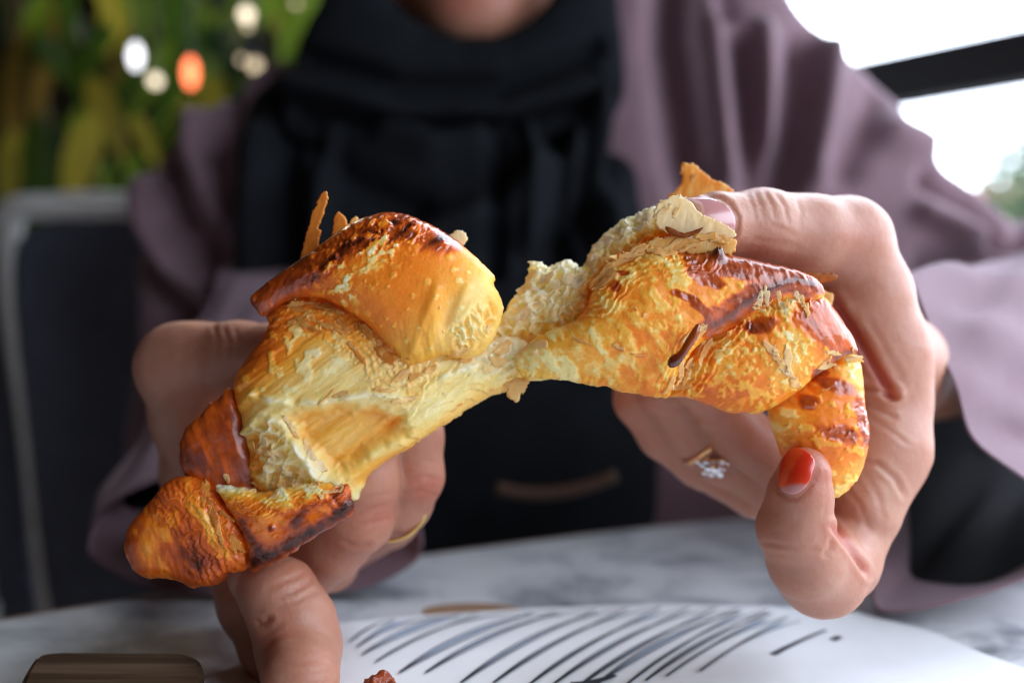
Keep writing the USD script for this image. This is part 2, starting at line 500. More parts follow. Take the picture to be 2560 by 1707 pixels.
nail_mat = M('nail', {'at': ('attribute', {'attribute': 'brown'}),
                      'r': ('rgb_ramp', {'ramp': [(0, (.60, .25, .26)), (.35, (.60, .22, .20)), (.55, (.72, .05, .015)), (1, (.66, .025, .006))]}),
                      'p': ('principled_bsdf', {'roughness': .28, 'coat_weight': .8, 'coat_roughness': .19, 'subsurface_weight': .15, 'subsurface_scale': .001})},
             [('at.fac', 'r.fac'), ('r.color', 'p.base_color')])
gold = plain('gold', (.85, .56, .18), .22, .05, metallic=1.0)
rose_gold = plain('rose_gold', (.75, .40, .20), .25, .05, metallic=1.0)
diamond = M('diamond', {'p': ('principled_bsdf', {'base_color': (.90, .92, .95), 'roughness': .08, 'metallic': 1.0})})
coat_mat = plain('mauve_wool', (.19, .108, .128), .85, .12, 60, .5, 1500, sheen_weight=.25, sheen_roughness=.5, sheen_tint=(.8, .7, .8))
scarf_mat = plain('black_cloth', (.0065, .0075, .0095), .9, .2, 50, .4, 1200, specular_ior_level=.12)
lining_mat = plain('black_lining', (.007, .006, .008), .9, .2, 50, specular_ior_level=.1)
strap_mat = plain('tan_leather', (.075, .034, .018), .5, .2, 60)
marble = M('marble', {
    'g': ('geometry', {}), 'n': ('noise_texture', {'scale': 22.0, 'detail': 6.0, 'roughness': .62, 'distortion': .6}),
    'r': ('rgb_ramp', {'ramp': [(.32, (.20, .21, .23)), (.44, (.40, .415, .44)), (.54, (.60, .605, .62)), (.75, (.68, .68, .685))]}),
    'p': ('principled_bsdf', {'roughness': .35})},
    [('g.position', 'n.vector'), ('n.fac', 'r.fac'), ('r.color', 'p.base_color')])
edge_wood = plain('table_edge_wood', (.20, .105, .06), .5, .3, 60)
paper = plain('paper', (.77, .78, .80), .7, .03, 60)
ink = plain('ink', (.020, .024, .034), .5, .2, 90)
wash = plain('ink_wash', (.42, .50, .62), .7, .12, 70)
board_wood = M('board_wood', {
    'g': ('geometry', {}), 'mp': ('mapping', {'rotation': (0, 0, .5), 'scale': (14, 180, 60)}), 'n': ('noise_texture', {'scale': 1.0, 'detail': 4.0}),
    'r': ('rgb_ramp', {'ramp': [(.3, (.035, .018, .010)), (.55, (.062, .034, .018)), (.7, (.115, .07, .042))]}), 'p': ('principled_bsdf', {'roughness': .7, 'specular_ior_level': .1})},
    [('g.position', 'mp.vector'), ('mp.vector', 'n.vector'), ('n.fac', 'r.fac'), ('r.color', 'p.base_color')])
chair_mat = plain('chair_cloth', (.085, .095, .13), .85, .12, 60, .4, 900)
piping_mat = plain('chair_piping', (.70, .68, .65), .7, .1, 60)
wall_mat = plain('dark_wall', (.022, .017, .012), .8, .3, 6)
frame_mat = plain('window_frame', (.085, .095, .115), .5, .1, 20)
leaf_mats = []
for i, c in enumerate([(.05, .10, .012), (.20, .31, .03), (.46, .38, .045), (.02, .045, .018), (.26, .16, .03)]):
    leaf_mats.append(M(f'leaf_{i}', {'d': ('principled_bsdf', {'base_color': c, 'roughness': .45}), 't': ('translucent_bsdf', {'color': tuple(min(1, x * 1.6) for x in c)}),
                                     'm': ('mix_closure', {'fac': .35})}, [('d.BSDF', 'm.closure1'), ('t.BSDF', 'm.closure2')], 'm.closure'))
stem_mat = plain('stem', (.10, .085, .03), .6, .2, 60)
def glow(name, col, s):
    return M(name, {'e': ('emission', {'color': col, 'strength': s})}, surface='e.emission')
sky_mat = glow('bright_sky', (.84, .94, 1.10), SKY)
lamp_white = glow('lamp_white', (1.0, .84, .62), 1.7)
lamp_cool = glow('lamp_cool', (.95, .95, 1.0), 2.2)
lamp_dim = glow('lamp_dim', (1.0, .80, .52), .9)
lamp_orange = glow('lamp_orange', (1.0, .20, .085), 2.9)
far_green = plain('far_foliage', (.50, .62, .42), .8, .35, 3)
far_wall = plain('far_wall', (.62, .48, .38), .8, .1, 1)
tile_mat = plain('far_roof', (.42, .20, .13), .8, .2, 2)
ground_mat = plain('terrace', (.35, .33, .31), .8, .1, 2)

# ------------------------------------------------------------------ setting
def sky_mesh(R=32.0, az0=9, az1=66, el0=-4, el1=64):
    na, ne = 60, 30
    az = np.radians(np.linspace(az0, az1, na)); el = np.radians(np.linspace(el0, el1, ne))
    v = [(R * math.cos(e) * math.sin(a), R * math.cos(e) * math.cos(a), CAM_Z + R * math.sin(e)) for e in el for a in az]
    f = []
    for i in range(ne - 1):
        for j in range(na - 1):
            a = i * na + j
            f += [(a, a + 1, a + na + 1), (a, a + na + 1, a + na)]
    return trimesh.Trimesh(np.array(v), np.array(f)[:, ::-1], process=False)
obj('sky', sky_mesh(), sky_mat, smooth=False, kind='structure', label='blown out white daylight sky beyond the window')

def box(lo, hi, bev=0.0):
    lo, hi = np.asarray(lo, float), np.asarray(hi, float)
    if not bev:
        b = trimesh.creation.box(hi - lo); b.apply_translation((lo + hi) / 2); return b
    pts = []
    for c in np.ndindex(2, 2, 2):
        p = np.where(np.array(c) == 1, hi - bev, lo + bev)
        s_ = trimesh.creation.icosphere(2, bev); pts.append(s_.vertices + p)
    return trimesh.convex.convex_hull(np.concatenate(pts))

obj('back_wall', box((-3.0, 2.3, -0.2), (0.66, 2.42, 3.2)), wall_mat, smooth=False, label='dark wall behind the plants and the person', cat='wall')
obj('terrace_ground', box((-3, -1.5, -0.1), (30, 30, 0.0)), ground_mat, smooth=False, kind='structure', label='ground under the table and out beyond the window')

# window frame: a level rail and a post
wf = thing('window_frame', 'dark metal window rail crossing the white sky at upper right', 'window frame')
a, b = np.array([0.44, 1.707, 1.314]), np.array([1.05, 1.18, 1.314])
dr = (b - a) / np.linalg.norm(b - a); sd = np.array([-dr[1], dr[0], 0])
def beam(a, b, w, h):
    dr = (b - a) / np.linalg.norm(b - a); sd = np.cross(dr, [0, 0, 1.0] if abs(dr[2]) < .9 else [1.0, 0, 0]); sd /= np.linalg.norm(sd); up = np.cross(sd, dr)
    pts = [p + sd * w * i + up * h * j for p in (a, b) for i in (-.5, .5) for j in (-.5, .5)]
    return trimesh.convex.convex_hull(np.array(pts))
obj('rail', beam(a, b + dr * 2.0, .05, .088), frame_mat, wf, smooth=False)
obj('post', beam(np.array([.43, 1.72, 0.0]), np.array([.43, 1.72, 3.0]), .06, .06), frame_mat, wf, smooth=False)

# far things outside
bd = thing('far_house', 'pale peach house with tiled roof far outside the window', 'house')
obj('wall', box((10.6, 19, 0), (12.2, 22, 4.1)), far_wall, bd, smooth=False)
obj('roof', trimesh.convex.convex_hull(np.array([(10.4, 18.8, 4.1), (12.4, 18.8, 4.1), (10.4, 22.2, 4.1), (12.4, 22.2, 4.1), (11, 20, 4.6), (11.8, 20, 4.6)])), tile_mat, bd, smooth=False)
tr = thing('far_tree', 'blurred green tree at the right edge far outside the window', 'tree')
obj('trunk', tube([(10.4, 16.2, 0), (10.4, 16.2, 2.2), (10.45, 16.2, 3.2)], [.22, .18, .1]), stem_mat, tr)
lv, lf = [], []
for i in range(1500):
    c = rng.normal(size=3); c = c / np.linalg.norm(c) * rng.random() ** .4 * np.array([1.35, 1.2, 2.2]) * (1 + .2 * math.sin(i))
    c += (10.45, 16.2, 3.3)
    n = rng.normal(size=3); n /= np.linalg.norm(n); t = np.cross(n, rng.normal(size=3)); t /= np.linalg.norm(t); b2 = np.cross(n, t)
    s_ = .13 + .12 * rng.random()
    lv += [c - t * s_, c + b2 * s_ * .6, c + t * s_, c - b2 * s_ * .6]; q = len(lv) - 4
    lf += [(q, q + 1, q + 2), (q, q + 2, q + 3)]
obj('crown', trimesh.Trimesh(np.array(lv), np.array(lf), process=False), far_green, tr, smooth=False)

# table: marble top with a far edge running to the right
edge = [(-.62, -.02), (-.40, .17), (-.198, .330), (-.039, .433), (.138, .520), (.40, .60), (.75, .64), (1.1, .55), (1.1, -.25), (-.2, -.35), (-.62, -.25)]
import shapely.geometry as sg
tp = sg.Polygon(chaikin(np.array(edge) * .85, 3))
tb = thing('cafe_table', 'grey and white marble cafe table under the hands', 'table')
m_ = trimesh.creation.extrude_polygon(tp, .022, engine='earcut'); m_.apply_translation((0, 0, TABLE_Z - .022))
obj('tabletop', m_, marble, tb, smooth=False)
m_ = trimesh.creation.extrude_polygon(tp.buffer(.006).difference(tp.buffer(.0002)), .024, engine='earcut'); m_.apply_translation((0, 0, TABLE_Z - .025))
obj('edge_band', m_, edge_wood, tb, smooth=False)
obj('leg', trimesh.creation.cylinder(.035, .70, sections=24, transform=trimesh.transformations.translation_matrix((.2, .15, .365))), frame_mat, tb, smooth=40)
obj('foot', trimesh.creation.cylinder(.22, .02, sections=32, transform=trimesh.transformations.translation_matrix((.2, .15, .01))), frame_mat, tb, smooth=40)

# paper on the table
pe = C(800, 1300, 1.336, [(-60, 385), (60, 345), (300, 322), (700, 296), (1100, 283), (1500, 288), (1800, 310), (2050, 375), (2200, 440), (2420, 520)])
pz = TABLE_Z + .0012
pw = on_table(np.array([p[0] for p in pe]), np.array([p[1] for p in pe]), pz)[:, :2]
pp = sg.Polygon([*pw, (.17, .085), (-.12, .055), (-.11, .17)])
m_ = trimesh.creation.extrude_polygon(pp, .0010, engine='earcut'); m_.apply_translation((0, 0, TABLE_Z + .0004))
pap = thing('paper_sheet', 'white paper sheet with a looping ink scribble on the table', 'paper')
obj('sheet', m_, paper, pap, smooth=False)
B0 = np.array([(80, 405), (120, 447), (195, 485), (365, 520), (540, 545), (705, 562), (838, 555), (985, 548), (1105, 530), (1285, 500)], float)
T0 = np.array([(300, 326), (500, 312), (735, 303), (905, 296), (1120, 289), (1275, 289), (1390, 292), (1475, 300), (1545, 312), (1620, 335)], float)
ti = np.arange(0, 9.01, .6)
Bt = np.stack([np.interp(ti, np.arange(10), B0[:, k]) for k in (0, 1)], -1) + rng.normal(size=(len(ti), 2)) * (14, 9)
Tt = np.stack([np.interp(ti, np.arange(10), T0[:, k]) for k in (0, 1)], -1) + rng.normal(size=(len(ti), 2)) * (22, 3)
def bez(a, b, bend, n=24):
    a, b = np.array(a, float), np.array(b, float)
    t = np.linspace(0, 1, n)[:, None]
    mid = (a + b) / 2 + np.array([-(b - a)[1], (b - a)[0]]) * bend
    return (1 - t) ** 2 * a + 2 * t * (1 - t) * mid + t * t * b
def flat_strip(crop_pts, w, z, thick=None):
    s_ = np.array(C(800, 1300, 1.336, crop_pts))
    p = on_table(s_[:, 0], s_[:, 1], z)
    t = np.gradient(p, axis=0); t /= np.linalg.norm(t, axis=1, keepdims=True)
    n = np.stack([-t[:, 1], t[:, 0], 0 * t[:, 0]], 1)
    w = np.broadcast_to(np.asarray(w, float), (len(p),))[:, None]
    v = np.concatenate([p + n * w, p - n * w]); m = len(p)
    f = [g for i in range(m - 1) for g in ((i, m + i, i + 1), (i + 1, m + i, m + i + 1))]
    return trimesh.Trimesh(v, np.array(f)[:, ::-1], process=False)
for i in range(len(Bt)):
    up = bez(Bt[i], Tt[i], -.17 + .004 * i)
    tin = Tt[i - 1] if i else (190, 345)
    dn = bez(tin, Bt[i], .05)
    wob = rng.normal(size=2) * 3
    up = up + np.linspace(0, 1, 24)[:, None] * wob * .5
    obj('ink_stroke', flat_strip(up, np.linspace(.00030, .00019, 24) * (1 if i < 4 else 1.2), pz + .0006), ink, pap, smooth=False)
    obj('ink_stroke', flat_strip(dn, np.linspace(.00019, .00033, 24) * (1 if i < 4 else 1.2), pz + .0008), ink, pap, smooth=False)
    # ink wash that fills the loop from its point upwards
    s1, s2 = np.array(C(800, 1300, 1.336, up[:21])), np.array(C(800, 1300, 1.336, dn[::-1][:21]))
    w1, w2 = on_table(s1[:, 0], s1[:, 1], pz + .0003), on_table(s2[:, 0], s2[:, 1], pz + .0003)
    ff = [g for q in range(20) for g in ((q, 21 + q, q + 1), (q + 1, 21 + q, 22 + q))]
    obj('ink_wash', trimesh.Trimesh(np.concatenate([w1, w2]), np.array(ff), process=False), wash, pap, smooth=False)
obj('ink_stroke', flat_strip(bez((1515, 445), (1690, 365), -.03), np.linspace(.0010, .0005, 24), pz + .0006), ink, pap, smooth=False)
obj('ink_stroke', flat_strip(bez((838, 545), (985, 515), .1), np.linspace(.0014, .0010, 24), pz + .0009), ink, pap, smooth=False)
obj('ink_dot', flat_strip([(1715, 397), (1722, 393), (1730, 390), (1738, 387)], .0011, pz + .0006), ink, pap, smooth=False)

# dark wooden board, lower left
bp = C(0, 1000, 2.2178, [(120, 1568), (160, 1490), (220, 1408), (600, 1412), (1000, 1412), (1090, 1430), (1130, 1490), (1135, 1600), (1000, 1900), (0, 1900)])
bw = on_table(np.array([p[0] for p in bp]), np.array([p[1] for p in bp]), TABLE_Z + .009)[:, :2]
bpoly = sg.Polygon(chaikin(bw, 2))
m_ = trimesh.creation.extrude_polygon(bpoly, .0076, engine='earcut'); m_.apply_translation((0, 0, TABLE_Z + .0015))
m2 = trimesh.creation.extrude_polygon(bpoly.buffer(-.0012), .0008, engine='earcut'); m2.apply_translation((0, 0, TABLE_Z + .0091))
bo = thing('wooden_board', 'dark brown wooden board with rounded corner at the lower left', 'board')
obj('slab', m_, board_wood, bo, smooth=False)
obj('top_face', m2, board_wood, bo, smooth=False)

# brown spot at the far edge of the paper
m_ = trimesh.creation.cylinder(.0105, .0006, sections=40); m_.apply_scale((1.6, .8, 1)); m_.apply_translation(on_table(np.array([1180.]), np.array([1528.]), TABLE_Z)[0] + (0, 0, .0001))
obj('coaster', m_, plain('coaster_wood', (.30, .17, .09), .6, .2, 80), label='small brown wooden disc behind the far edge of the paper', cat='coaster', smooth=40)

def crumb_mesh(c, r, seed):
    s_ = trimesh.creation.icosphere(4, 1.0)
    n = meshkit.fbm(s_.vertices * 2.2 + seed, 4, seed)
    s_.vertices *= (r * (.6 + .9 * n))[:, None]
    s_.apply_translation(c)
    return s_
cm = crumb_mesh(on_table(np.array([948.]), np.array([1738.]), TABLE_Z + .004)[0], .0046, 3)
obj('crumb', cm, pastry, label='red brown pastry crumb on the paper at the bottom edge', cat='crumb', prim={'brown': .62 + .3 * meshkit.fbm(cm.vertices * 900, 3, 2), 'gloss': np.full(len(cm.vertices), .4)})

# chair behind on the left
chair = thing('chair', 'dark grey upholstered chair back with pale piping at left', 'chair')
ch_out = V([(-700, 500), (-100, 500), (0, 500), (380, 505), (900, 505), (880, 1500), (130, 1500), (100, 1400), (60, 1000), (40, 760), (28, 520)])
ch_out = V([(30, 500), (400, 500), (1100, 500), (1100, 1500), (125, 1500), (95, 1300), (70, 1000), (42, 760)])
cm_, cp = relief(ch_out, 480, .5, .5, 9, res=1.0, smooth=2)
obj('back_panel', cm_, chair_mat, chair)
pp_ = V([(126, 1520), (118, 1400), (98, 1240), (78, 1060), (52, 860), (30, 700), (24, 560), (40, 492), (110, 484), (240, 490), (380, 487), (700, 488), (1060, 490)])
obj('piping', tube(spline(P(np.array([p[0] for p in pp_]), np.array([p[1] for p in pp_]), 474), 90), .0085, 12), piping_mat, chair)
pp_ = V([(-14, 1520), (-16, 1000), (-8, 700), (2, 540), (20, 480), (80, 468), (200, 462), (380, 466), (700, 466), (1060, 468)])
obj('piping', tube(spline(P(np.array([p[0] for p in pp_]), np.array([p[1] for p in pp_]), 540), 90), .0085, 12), piping_mat, chair)
side = V([(-20, 520), (30, 505), (40, 760), (70, 1000), (95, 1300), (125, 1510), (-18, 1510)])
cm_, cp = relief(side, 530, .5, .5, 9, res=1.0, smooth=1)
obj('side_panel', cm_, chair_mat, chair)
obj('leg', box((-.50, .66, 0), (-.46, .70, .5)), frame_mat, chair, smooth=False)
obj('leg', box((-.14, .70, 0), (-.10, .74, .5)), frame_mat, chair, smooth=False)

# plants
def leaf(base, tip, w, droop, m, parent, twist=0.):
    base, tip = np.asarray(base, float), np.asarray(tip, float)
    n = 9
    t = np.linspace(0, 1, n)[:, None]
    mid = (base + tip) / 2 + np.array([0, 0, droop])
    p = (1 - t) ** 2 * base + 2 * t * (1 - t) * mid + t * t * tip
    d = np.gradient(p, axis=0); d /= np.linalg.norm(d, axis=1, keepdims=True)
    s_ = np.cross(d, np.array([math.sin(twist), -math.cos(twist), .15])); s_ /= np.linalg.norm(s_, axis=1, keepdims=True)
    nn = np.cross(s_, d)
    ww = w * (np.sin(np.pi * np.clip(t, .02, .98) ** .75))
    v = np.concatenate([p + s_ * ww, p + nn * ww * .25, p - s_ * ww])
    f = []
    for i in range(n - 1):
        for r in (0, n):
            f += [(r + i, r + i + 1, r + n + i), (r + i + 1, r + n + i + 1, r + n + i)]
    obj('leaf', trimesh.Trimesh(v, np.array(f), process=False), leaf_mats[m], parent)
pl = thing('palm_plant', 'bushy palm like plant with yellow green leaves behind the chair', 'plant')
pr_ = np.random.default_rng(11)
for i in range(9):
    x = pr_.uniform(0, 740); dep = pr_.uniform(1000, 1600)
    obj('stem', tube(spline([P(x * 1.0884, 900, dep), P((x + pr_.uniform(-60, 60)) * 1.0884, 300, dep), P((x + pr_.uniform(-150, 150)) * 1.0884, -300, dep)], 14), .006, 8), stem_mat, pl)
for i in range(75):
    x, y = pr_.uniform(-40, 760), pr_.uniform(-260, 420)
    dep = pr_.uniform(900, 1750)
    a_ = pr_.uniform(35, 145) if pr_.random() < .75 else pr_.uniform(-30, 210)
    L = pr_.uniform(130, 330)
    m = pr_.choice(5, p=[.40, .22, .08, .25, .05])
    if x > 560 and y > 100 and pr_.random() < .5: m = 3
    q = (x + L * math.cos(math.radians(a_)), y + L * math.sin(math.radians(a_)))
    leaf(P(x * 1.0884, y * 1.0884, dep), P(q[0] * 1.0884, q[1] * 1.0884, dep + pr_.uniform(-60, 120)), pr_.uniform(.009, .022), pr_.uniform(-.01, .04), m, pl, pr_.uniform(-.8, .8))
for i in range(30):
    x, y = pr_.uniform(-60, 720), pr_.uniform(-160, 330)
    a_ = pr_.uniform(60, 130); L = pr_.uniform(170, 330); dep = pr_.uniform(820, 1050)
    q = (x + L * math.cos(math.radians(a_)), y + L * math.sin(math.radians(a_)))
    leaf(P(x * 1.0884, y * 1.0884, dep), P(q[0] * 1.0884, q[1] * 1.0884, dep + pr_.uniform(-40, 60)), pr_.uniform(.016, .030), .015, pr_.choice(5, p=[.36, .28, .12, .18, .06]), pl, pr_.uniform(-.5, .5))
for (x, y, q0, q1, m, w) in [(420, -20, 440, 130, 1, .035), (395, -40, 380, 110, 1, .028), (270, 0, 250, 130, 2, .022), (650, 20, 670, 120, 2, .020), (640, -40, 600, 60, 1, .02),
                            (60, 60, 20, 420, 4, .022), (120, 0, 60, 380, 4, .018), (240, 120, 320, 330, 4, .016), (300, 250, 370, 400, 2, .012), (40, 300, 10, 480, 2, .022),
                            (290, 395, 240, 450, 1, .03), (330, 400, 280, 440, 1, .035), (480, 170, 470, 260, 2, .016)]:
    leaf(P(x * 1.0884, y * 1.0884, 1000), P(q0 * 1.0884, q1 * 1.0884, 1030), w, .01, m, pl, .2)
# shaded ceiling lamp above the plants
spot = UsdLux.DiskLight.Define(stage, '/World/plant_lamp')
spot.CreateRadiusAttr(.12); spot.CreateIntensityAttr(8); spot.CreateColorAttr(Gf.Vec3f(1, .93, .7))
sx_ = UsdGeom.Xformable(spot); sx_.AddTranslateOp().Set(Gf.Vec3d(-.72, 1.45, 1.85))
# small lights hung among the leaves
def lamp(vx, vy, dep, r, m, label, sc=(1, 1, 1)):
    t = thing('hanging_bulb', label, 'lamp', 'small lights hung among the leaves')
    s_ = trimesh.creation.icosphere(2, r); s_.apply_scale(sc); c = P(vx * 1.0884, vy * 1.0884, dep); s_.apply_translation(c)
    obj('bulb', s_, m, t)
    obj('socket', trimesh.creation.cylinder(r * .5, r * 1.2, sections=12, transform=trimesh.transformations.translation_matrix(c + (0, 0, r * sc[2] + r * .5))), frame_mat, t, smooth=40)
    obj('cord', tube([c + (0, 0, r), c + (0, 0, 1.2)], .0012, 6), frame_mat, t)
lamp(566, 34, 760, .0075, lamp_white, 'brightest round cream light, at the top beside the scarf')
lamp(569, 60, 840, .0045, lamp_dim, 'faint cream light just under the brightest one')
lamp(312, 130, 760, .0065, lamp_cool, 'cool white oval light in the leaves, left of the orange one', (1, 1, 2.2))
lamp(357, 186, 760, .0065, lamp_white, 'round cream light just below the cool white oval')
lamp(438, 168, 750, .0070, lamp_orange, 'orange red oval light glowing among the leaves', (1, 1, 2.4))
lamp(586, 151, 760, .0070, lamp_dim, 'dull cream light nearest the scarf, below the bright pair')
lamp(556, 138, 840, .0040, lamp_dim, 'faint light touching the left side of the dull cream one')
lamp(680, 8, 840, .0040, lamp_dim, 'small faint light at the top edge beside the scarf')

# ------------------------------------------------------------------ person
person = thing('person', 'person in a mauve coat and black head scarf holding a torn pastry in both hands', 'person')

def finish_hand(fields, kblend, F, smooth=6):
    v, f = surface_nets(fields, F.o, F.h)
    m = trimesh.Trimesh(v * 1e-3, f, process=False)
    parts = m.split(only_watertight=False)
    m = max(parts, key=lambda a: len(a.faces)) if len(parts) > 1 else m
    smooth_mesh(m, smooth)
    return m

def carve(m, creases, bulges=()):
    """press skin creases (picture polylines) into the side of the hand that is seen"""
    n = np.array(m.vertex_normals); v = np.array(m.vertices)
    sx, sy = to_px(v)
    dep = (v[:, 1] - D) * 1e3
    face = sm(.02, .35, -n[:, 1] + .25 * np.abs(n[:, 2]))
    out = np.zeros(len(v))
    v = v - n * ((meshkit.fbm(v * 330, 3, 5) - .5) * .0002)[:, None]
    for pts, depth, width, *rng_ in creases:
        depth = depth * (1.05 if depth < .4 else 1.1)
        d, t = dline(sx, sy, pts)
        a = depth * np.exp(-(d / width) ** 2) * sm(0, .15, t + .04) * sm(0, .15, 1.04 - t)
        a -= .35 * depth * np.exp(-((d - 2.2 * width) / width) ** 2)
        if rng_:
            a = a * ((dep > rng_[0]) & (dep < rng_[1]))
        out += a * face
    for x, y, r, h, *rng_ in bulges:
        a = -h * blob(sx, sy, x, y, r)
        if rng_:
            a = a * ((dep > rng_[0]) & (dep < rng_[1]))
        out += a * face
    m.vertices = v - n * (out * 1e-3)[:, None]
    return m

# ---- hand at the right of the picture
FR = Field((P(1480, 400, 0)[0] * 1e3 - 30, 190, 745), (P(2560, 800, 120)[0] * 1e3, 345, 912), .75)
pal = FR.chain([J(2120, 610, 27, 100), J(2158, 740, 30, 108), J(2192, 880, 33, 108), J(2200, 1000, 34, 112), J(2192, 1120, 30, 118), J(2150, 1270, 24, 100)], 5)
FR.chain([J(2080, 800, 48, 90), J(2100, 950, 52, 95), J(2110, 1100, 46, 100)], 6, pal)
FR.chain([J(2192, 880, 33, 100), J(2236, 905, 62, 106), J(2300, 930, 105, 110), J(2400, 950, 160, 105)], 9, pal)
FR.chain([J(2150, 1150, 40, 105), J(2236, 960, 75, 100)], 9, pal)
th = FR.chain([J(1728, 556, 4, 62), J(1790, 562, 8, 76), J(1900, 566, 14, 90), J(2020, 588, 20, 98), J(2110, 598, 26, 104)], 2.5)
pk = FR.chain([J(2011, 1182, -1, 64), J(2000, 1240, 0, 77), J(1988, 1320, 2, 92), J(2020, 1400, 5, 98), J(2052, 1428, 10, 108)], 2)
FR.chain([J(2052, 1428, 10, 108), J(2095, 1400, 18, 96), J(2140, 1300, 26, 92)], 2.5, pk)
f1 = FR.chain([J(1592, 930, 44, 60), J(1600, 1000, 46, 64), J(1660, 1082, 48, 65), J(1750, 1150, 48, 66), J(1890, 1222, 46, 70), J(2060, 1230, 44, 80)], 2)
f2 = FR.chain([J(1640, 880, 34, 62), J(1662, 975, 37, 66), J(1737, 1078, 40, 68), J(1812, 1140, 40, 70), J(1920, 1195, 40, 74), J(2070, 1170, 42, 80)], 2)
f3 = FR.chain([J(1700, 860, 24, 64), J(1745, 950, 28, 68), J(1850, 1085, 32, 72), J(1960, 1165, 35, 78), J(2080, 1120, 40, 85)], 2)
fin = smin(smin(f1, f2, .7), f3, .7)
hand = smin(pal, th, 5)
hand = smin(hand, fin, 3.5)
hand = smin(hand, pk, 1.2)
hr = finish_hand(hand, 0, FR)
carve(hr, [
    ([(1760, 488), (1800, 494), (1826, 510), (1845, 542), (1842, 582), (1826, 606)], .5, 5), ([(1942, 1175), (1938, 1200), (1944, 1226), (1966, 1243), (1990, 1246), (2014, 1230), (2034, 1200), (2043, 1165)], .35, 5),
    ([(1911, 478), (1931, 516), (1937, 552)], .22, 4), ([(1937, 480), (1962, 516), (1969, 556)], .28, 5), ([(1888, 482), (1903, 520), (1908, 552)], .2, 4),
    ([(1990, 490), (2002, 530), (1998, 566)], .14, 5), ([(1870, 486), (1884, 520), (1886, 548)], .15, 4), ([(1925, 560), (1990, 590)], .12, 6), ([(1880, 596), (2000, 620)], .12, 7),
    ([(2080, 755), (2120, 810), (2160, 870), (2200, 940), (2228, 985)], 1.9, 12), ([(2130, 780), (2190, 872), (2252, 965)], .5, 9), ([(2168, 800), (2222, 890), (2262, 950)], .25, 8),
    ([(2110, 850), (2150, 915), (2185, 965)], .8, 10),
    ([(2140, 965), (2185, 974), (2236, 996)], .9, 7), ([(2130, 1000), (2190, 1020), (2240, 1045)], .35, 6), ([(2170, 1040), (2230, 1080), (2270, 1110)], .2, 6),
    ([(2130, 1150), (2190, 1156), (2238, 1196), (2260, 1240)], .5, 7), ([(2110, 1215), (2150, 1262), (2175, 1330)], .2, 7), ([(2160, 1180), (2196, 1240), (2210, 1300)], .16, 7),
    ([(2081, 1317), (2123, 1365), (2168, 1436)], 1.0, 8), ([(2078, 1345), (2076, 1372), (2060, 1390)], .5, 6),
    ([(1905, 1355), (1971, 1366), (2040, 1371)], .35, 5), ([(1915, 1380), (1980, 1389), (2030, 1390)], .14, 5), ([(1925, 1325), (1990, 1333)], .10, 5),
    ([(1690, 1020), (1760, 1015), (1800, 1000)], .25, 5), ([(1720, 1052), (1790, 1048), (1840, 1030)], .3, 5), ([(1640, 1012), (1690, 1020)], .2, 5), ([(1655, 1040), (1700, 1056)], .2, 5),
    ([(1750, 1085), (1800, 1080)], .18, 5), ([(2060, 1180), (2066, 1230), (2060, 1300)], .08, 4, -20, 12)],
    [(2130, 585, 46, .5), (2060, 1450, 60, .5), (1990, 1190, 40, .2)])

# ---- hand at the left of the picture
FL = Field((P(300, 800, 60)[0] * 1e3 - 45, 185, 750), (P(1180, 800, 60)[0] * 1e3 + 6, 390, 880), .75)
pal = FL.chain([J(452, 915, 38, 100), J(480, 1040, 48, 92), J(520, 1180, 56, 98), J(590, 1330, 48, 90)], 5)
FL.chain([J(520, 1180, 58, 98), J(700, 1300, 60, 100), J(820, 1400, 50, 80)], 6, pal)
FL.chain([J(590, 1250, 65, 105), J(600, 1300, 110, 110), J(570, 1250, 190, 105)], 8, pal)
tl = FL.chain([J(760, 880, 20, 62), J(690, 888, 25, 78), J(600, 893, 30, 88), J(500, 905, 35, 96), J(452, 915, 38, 102)], 2.5)
l2 = FL.chain([J(905, 1030, 20, 68), J(915, 1110, 18, 80), J(914, 1200, 18, 84), J(896, 1290, 20, 90), J(835, 1362, 26, 82), J(740, 1440, 36, 82)], 2)
l3 = FL.chain([J(1028, 1010, 30, 68), J(1033, 1090, 28, 74), J(1030, 1190, 28, 78), J(1000, 1252, 32, 80), J(970, 1290, 50, 78), J(850, 1350, 70, 85)], 2)
l4 = FL.chain([J(636, 1442, 10, 64), J(698, 1488, 6, 93), J(736, 1560, 4, 101), J(748, 1620, 4, 103), J(752, 1694, -10, 97)], 2)
st_ = FL.chain([J(575, 1400, 30, 62), J(625, 1510, 24, 74), J(684, 1620, 20, 76), J(715, 1660, 16, 76)], 3)
fin = smin(smin(l2, l3, .7), smin(l4, st_, 1.0), 1.0)
hand = smin(smin(pal, tl, 5), fin, 3)
hl = finish_hand(hand, 0, FL)
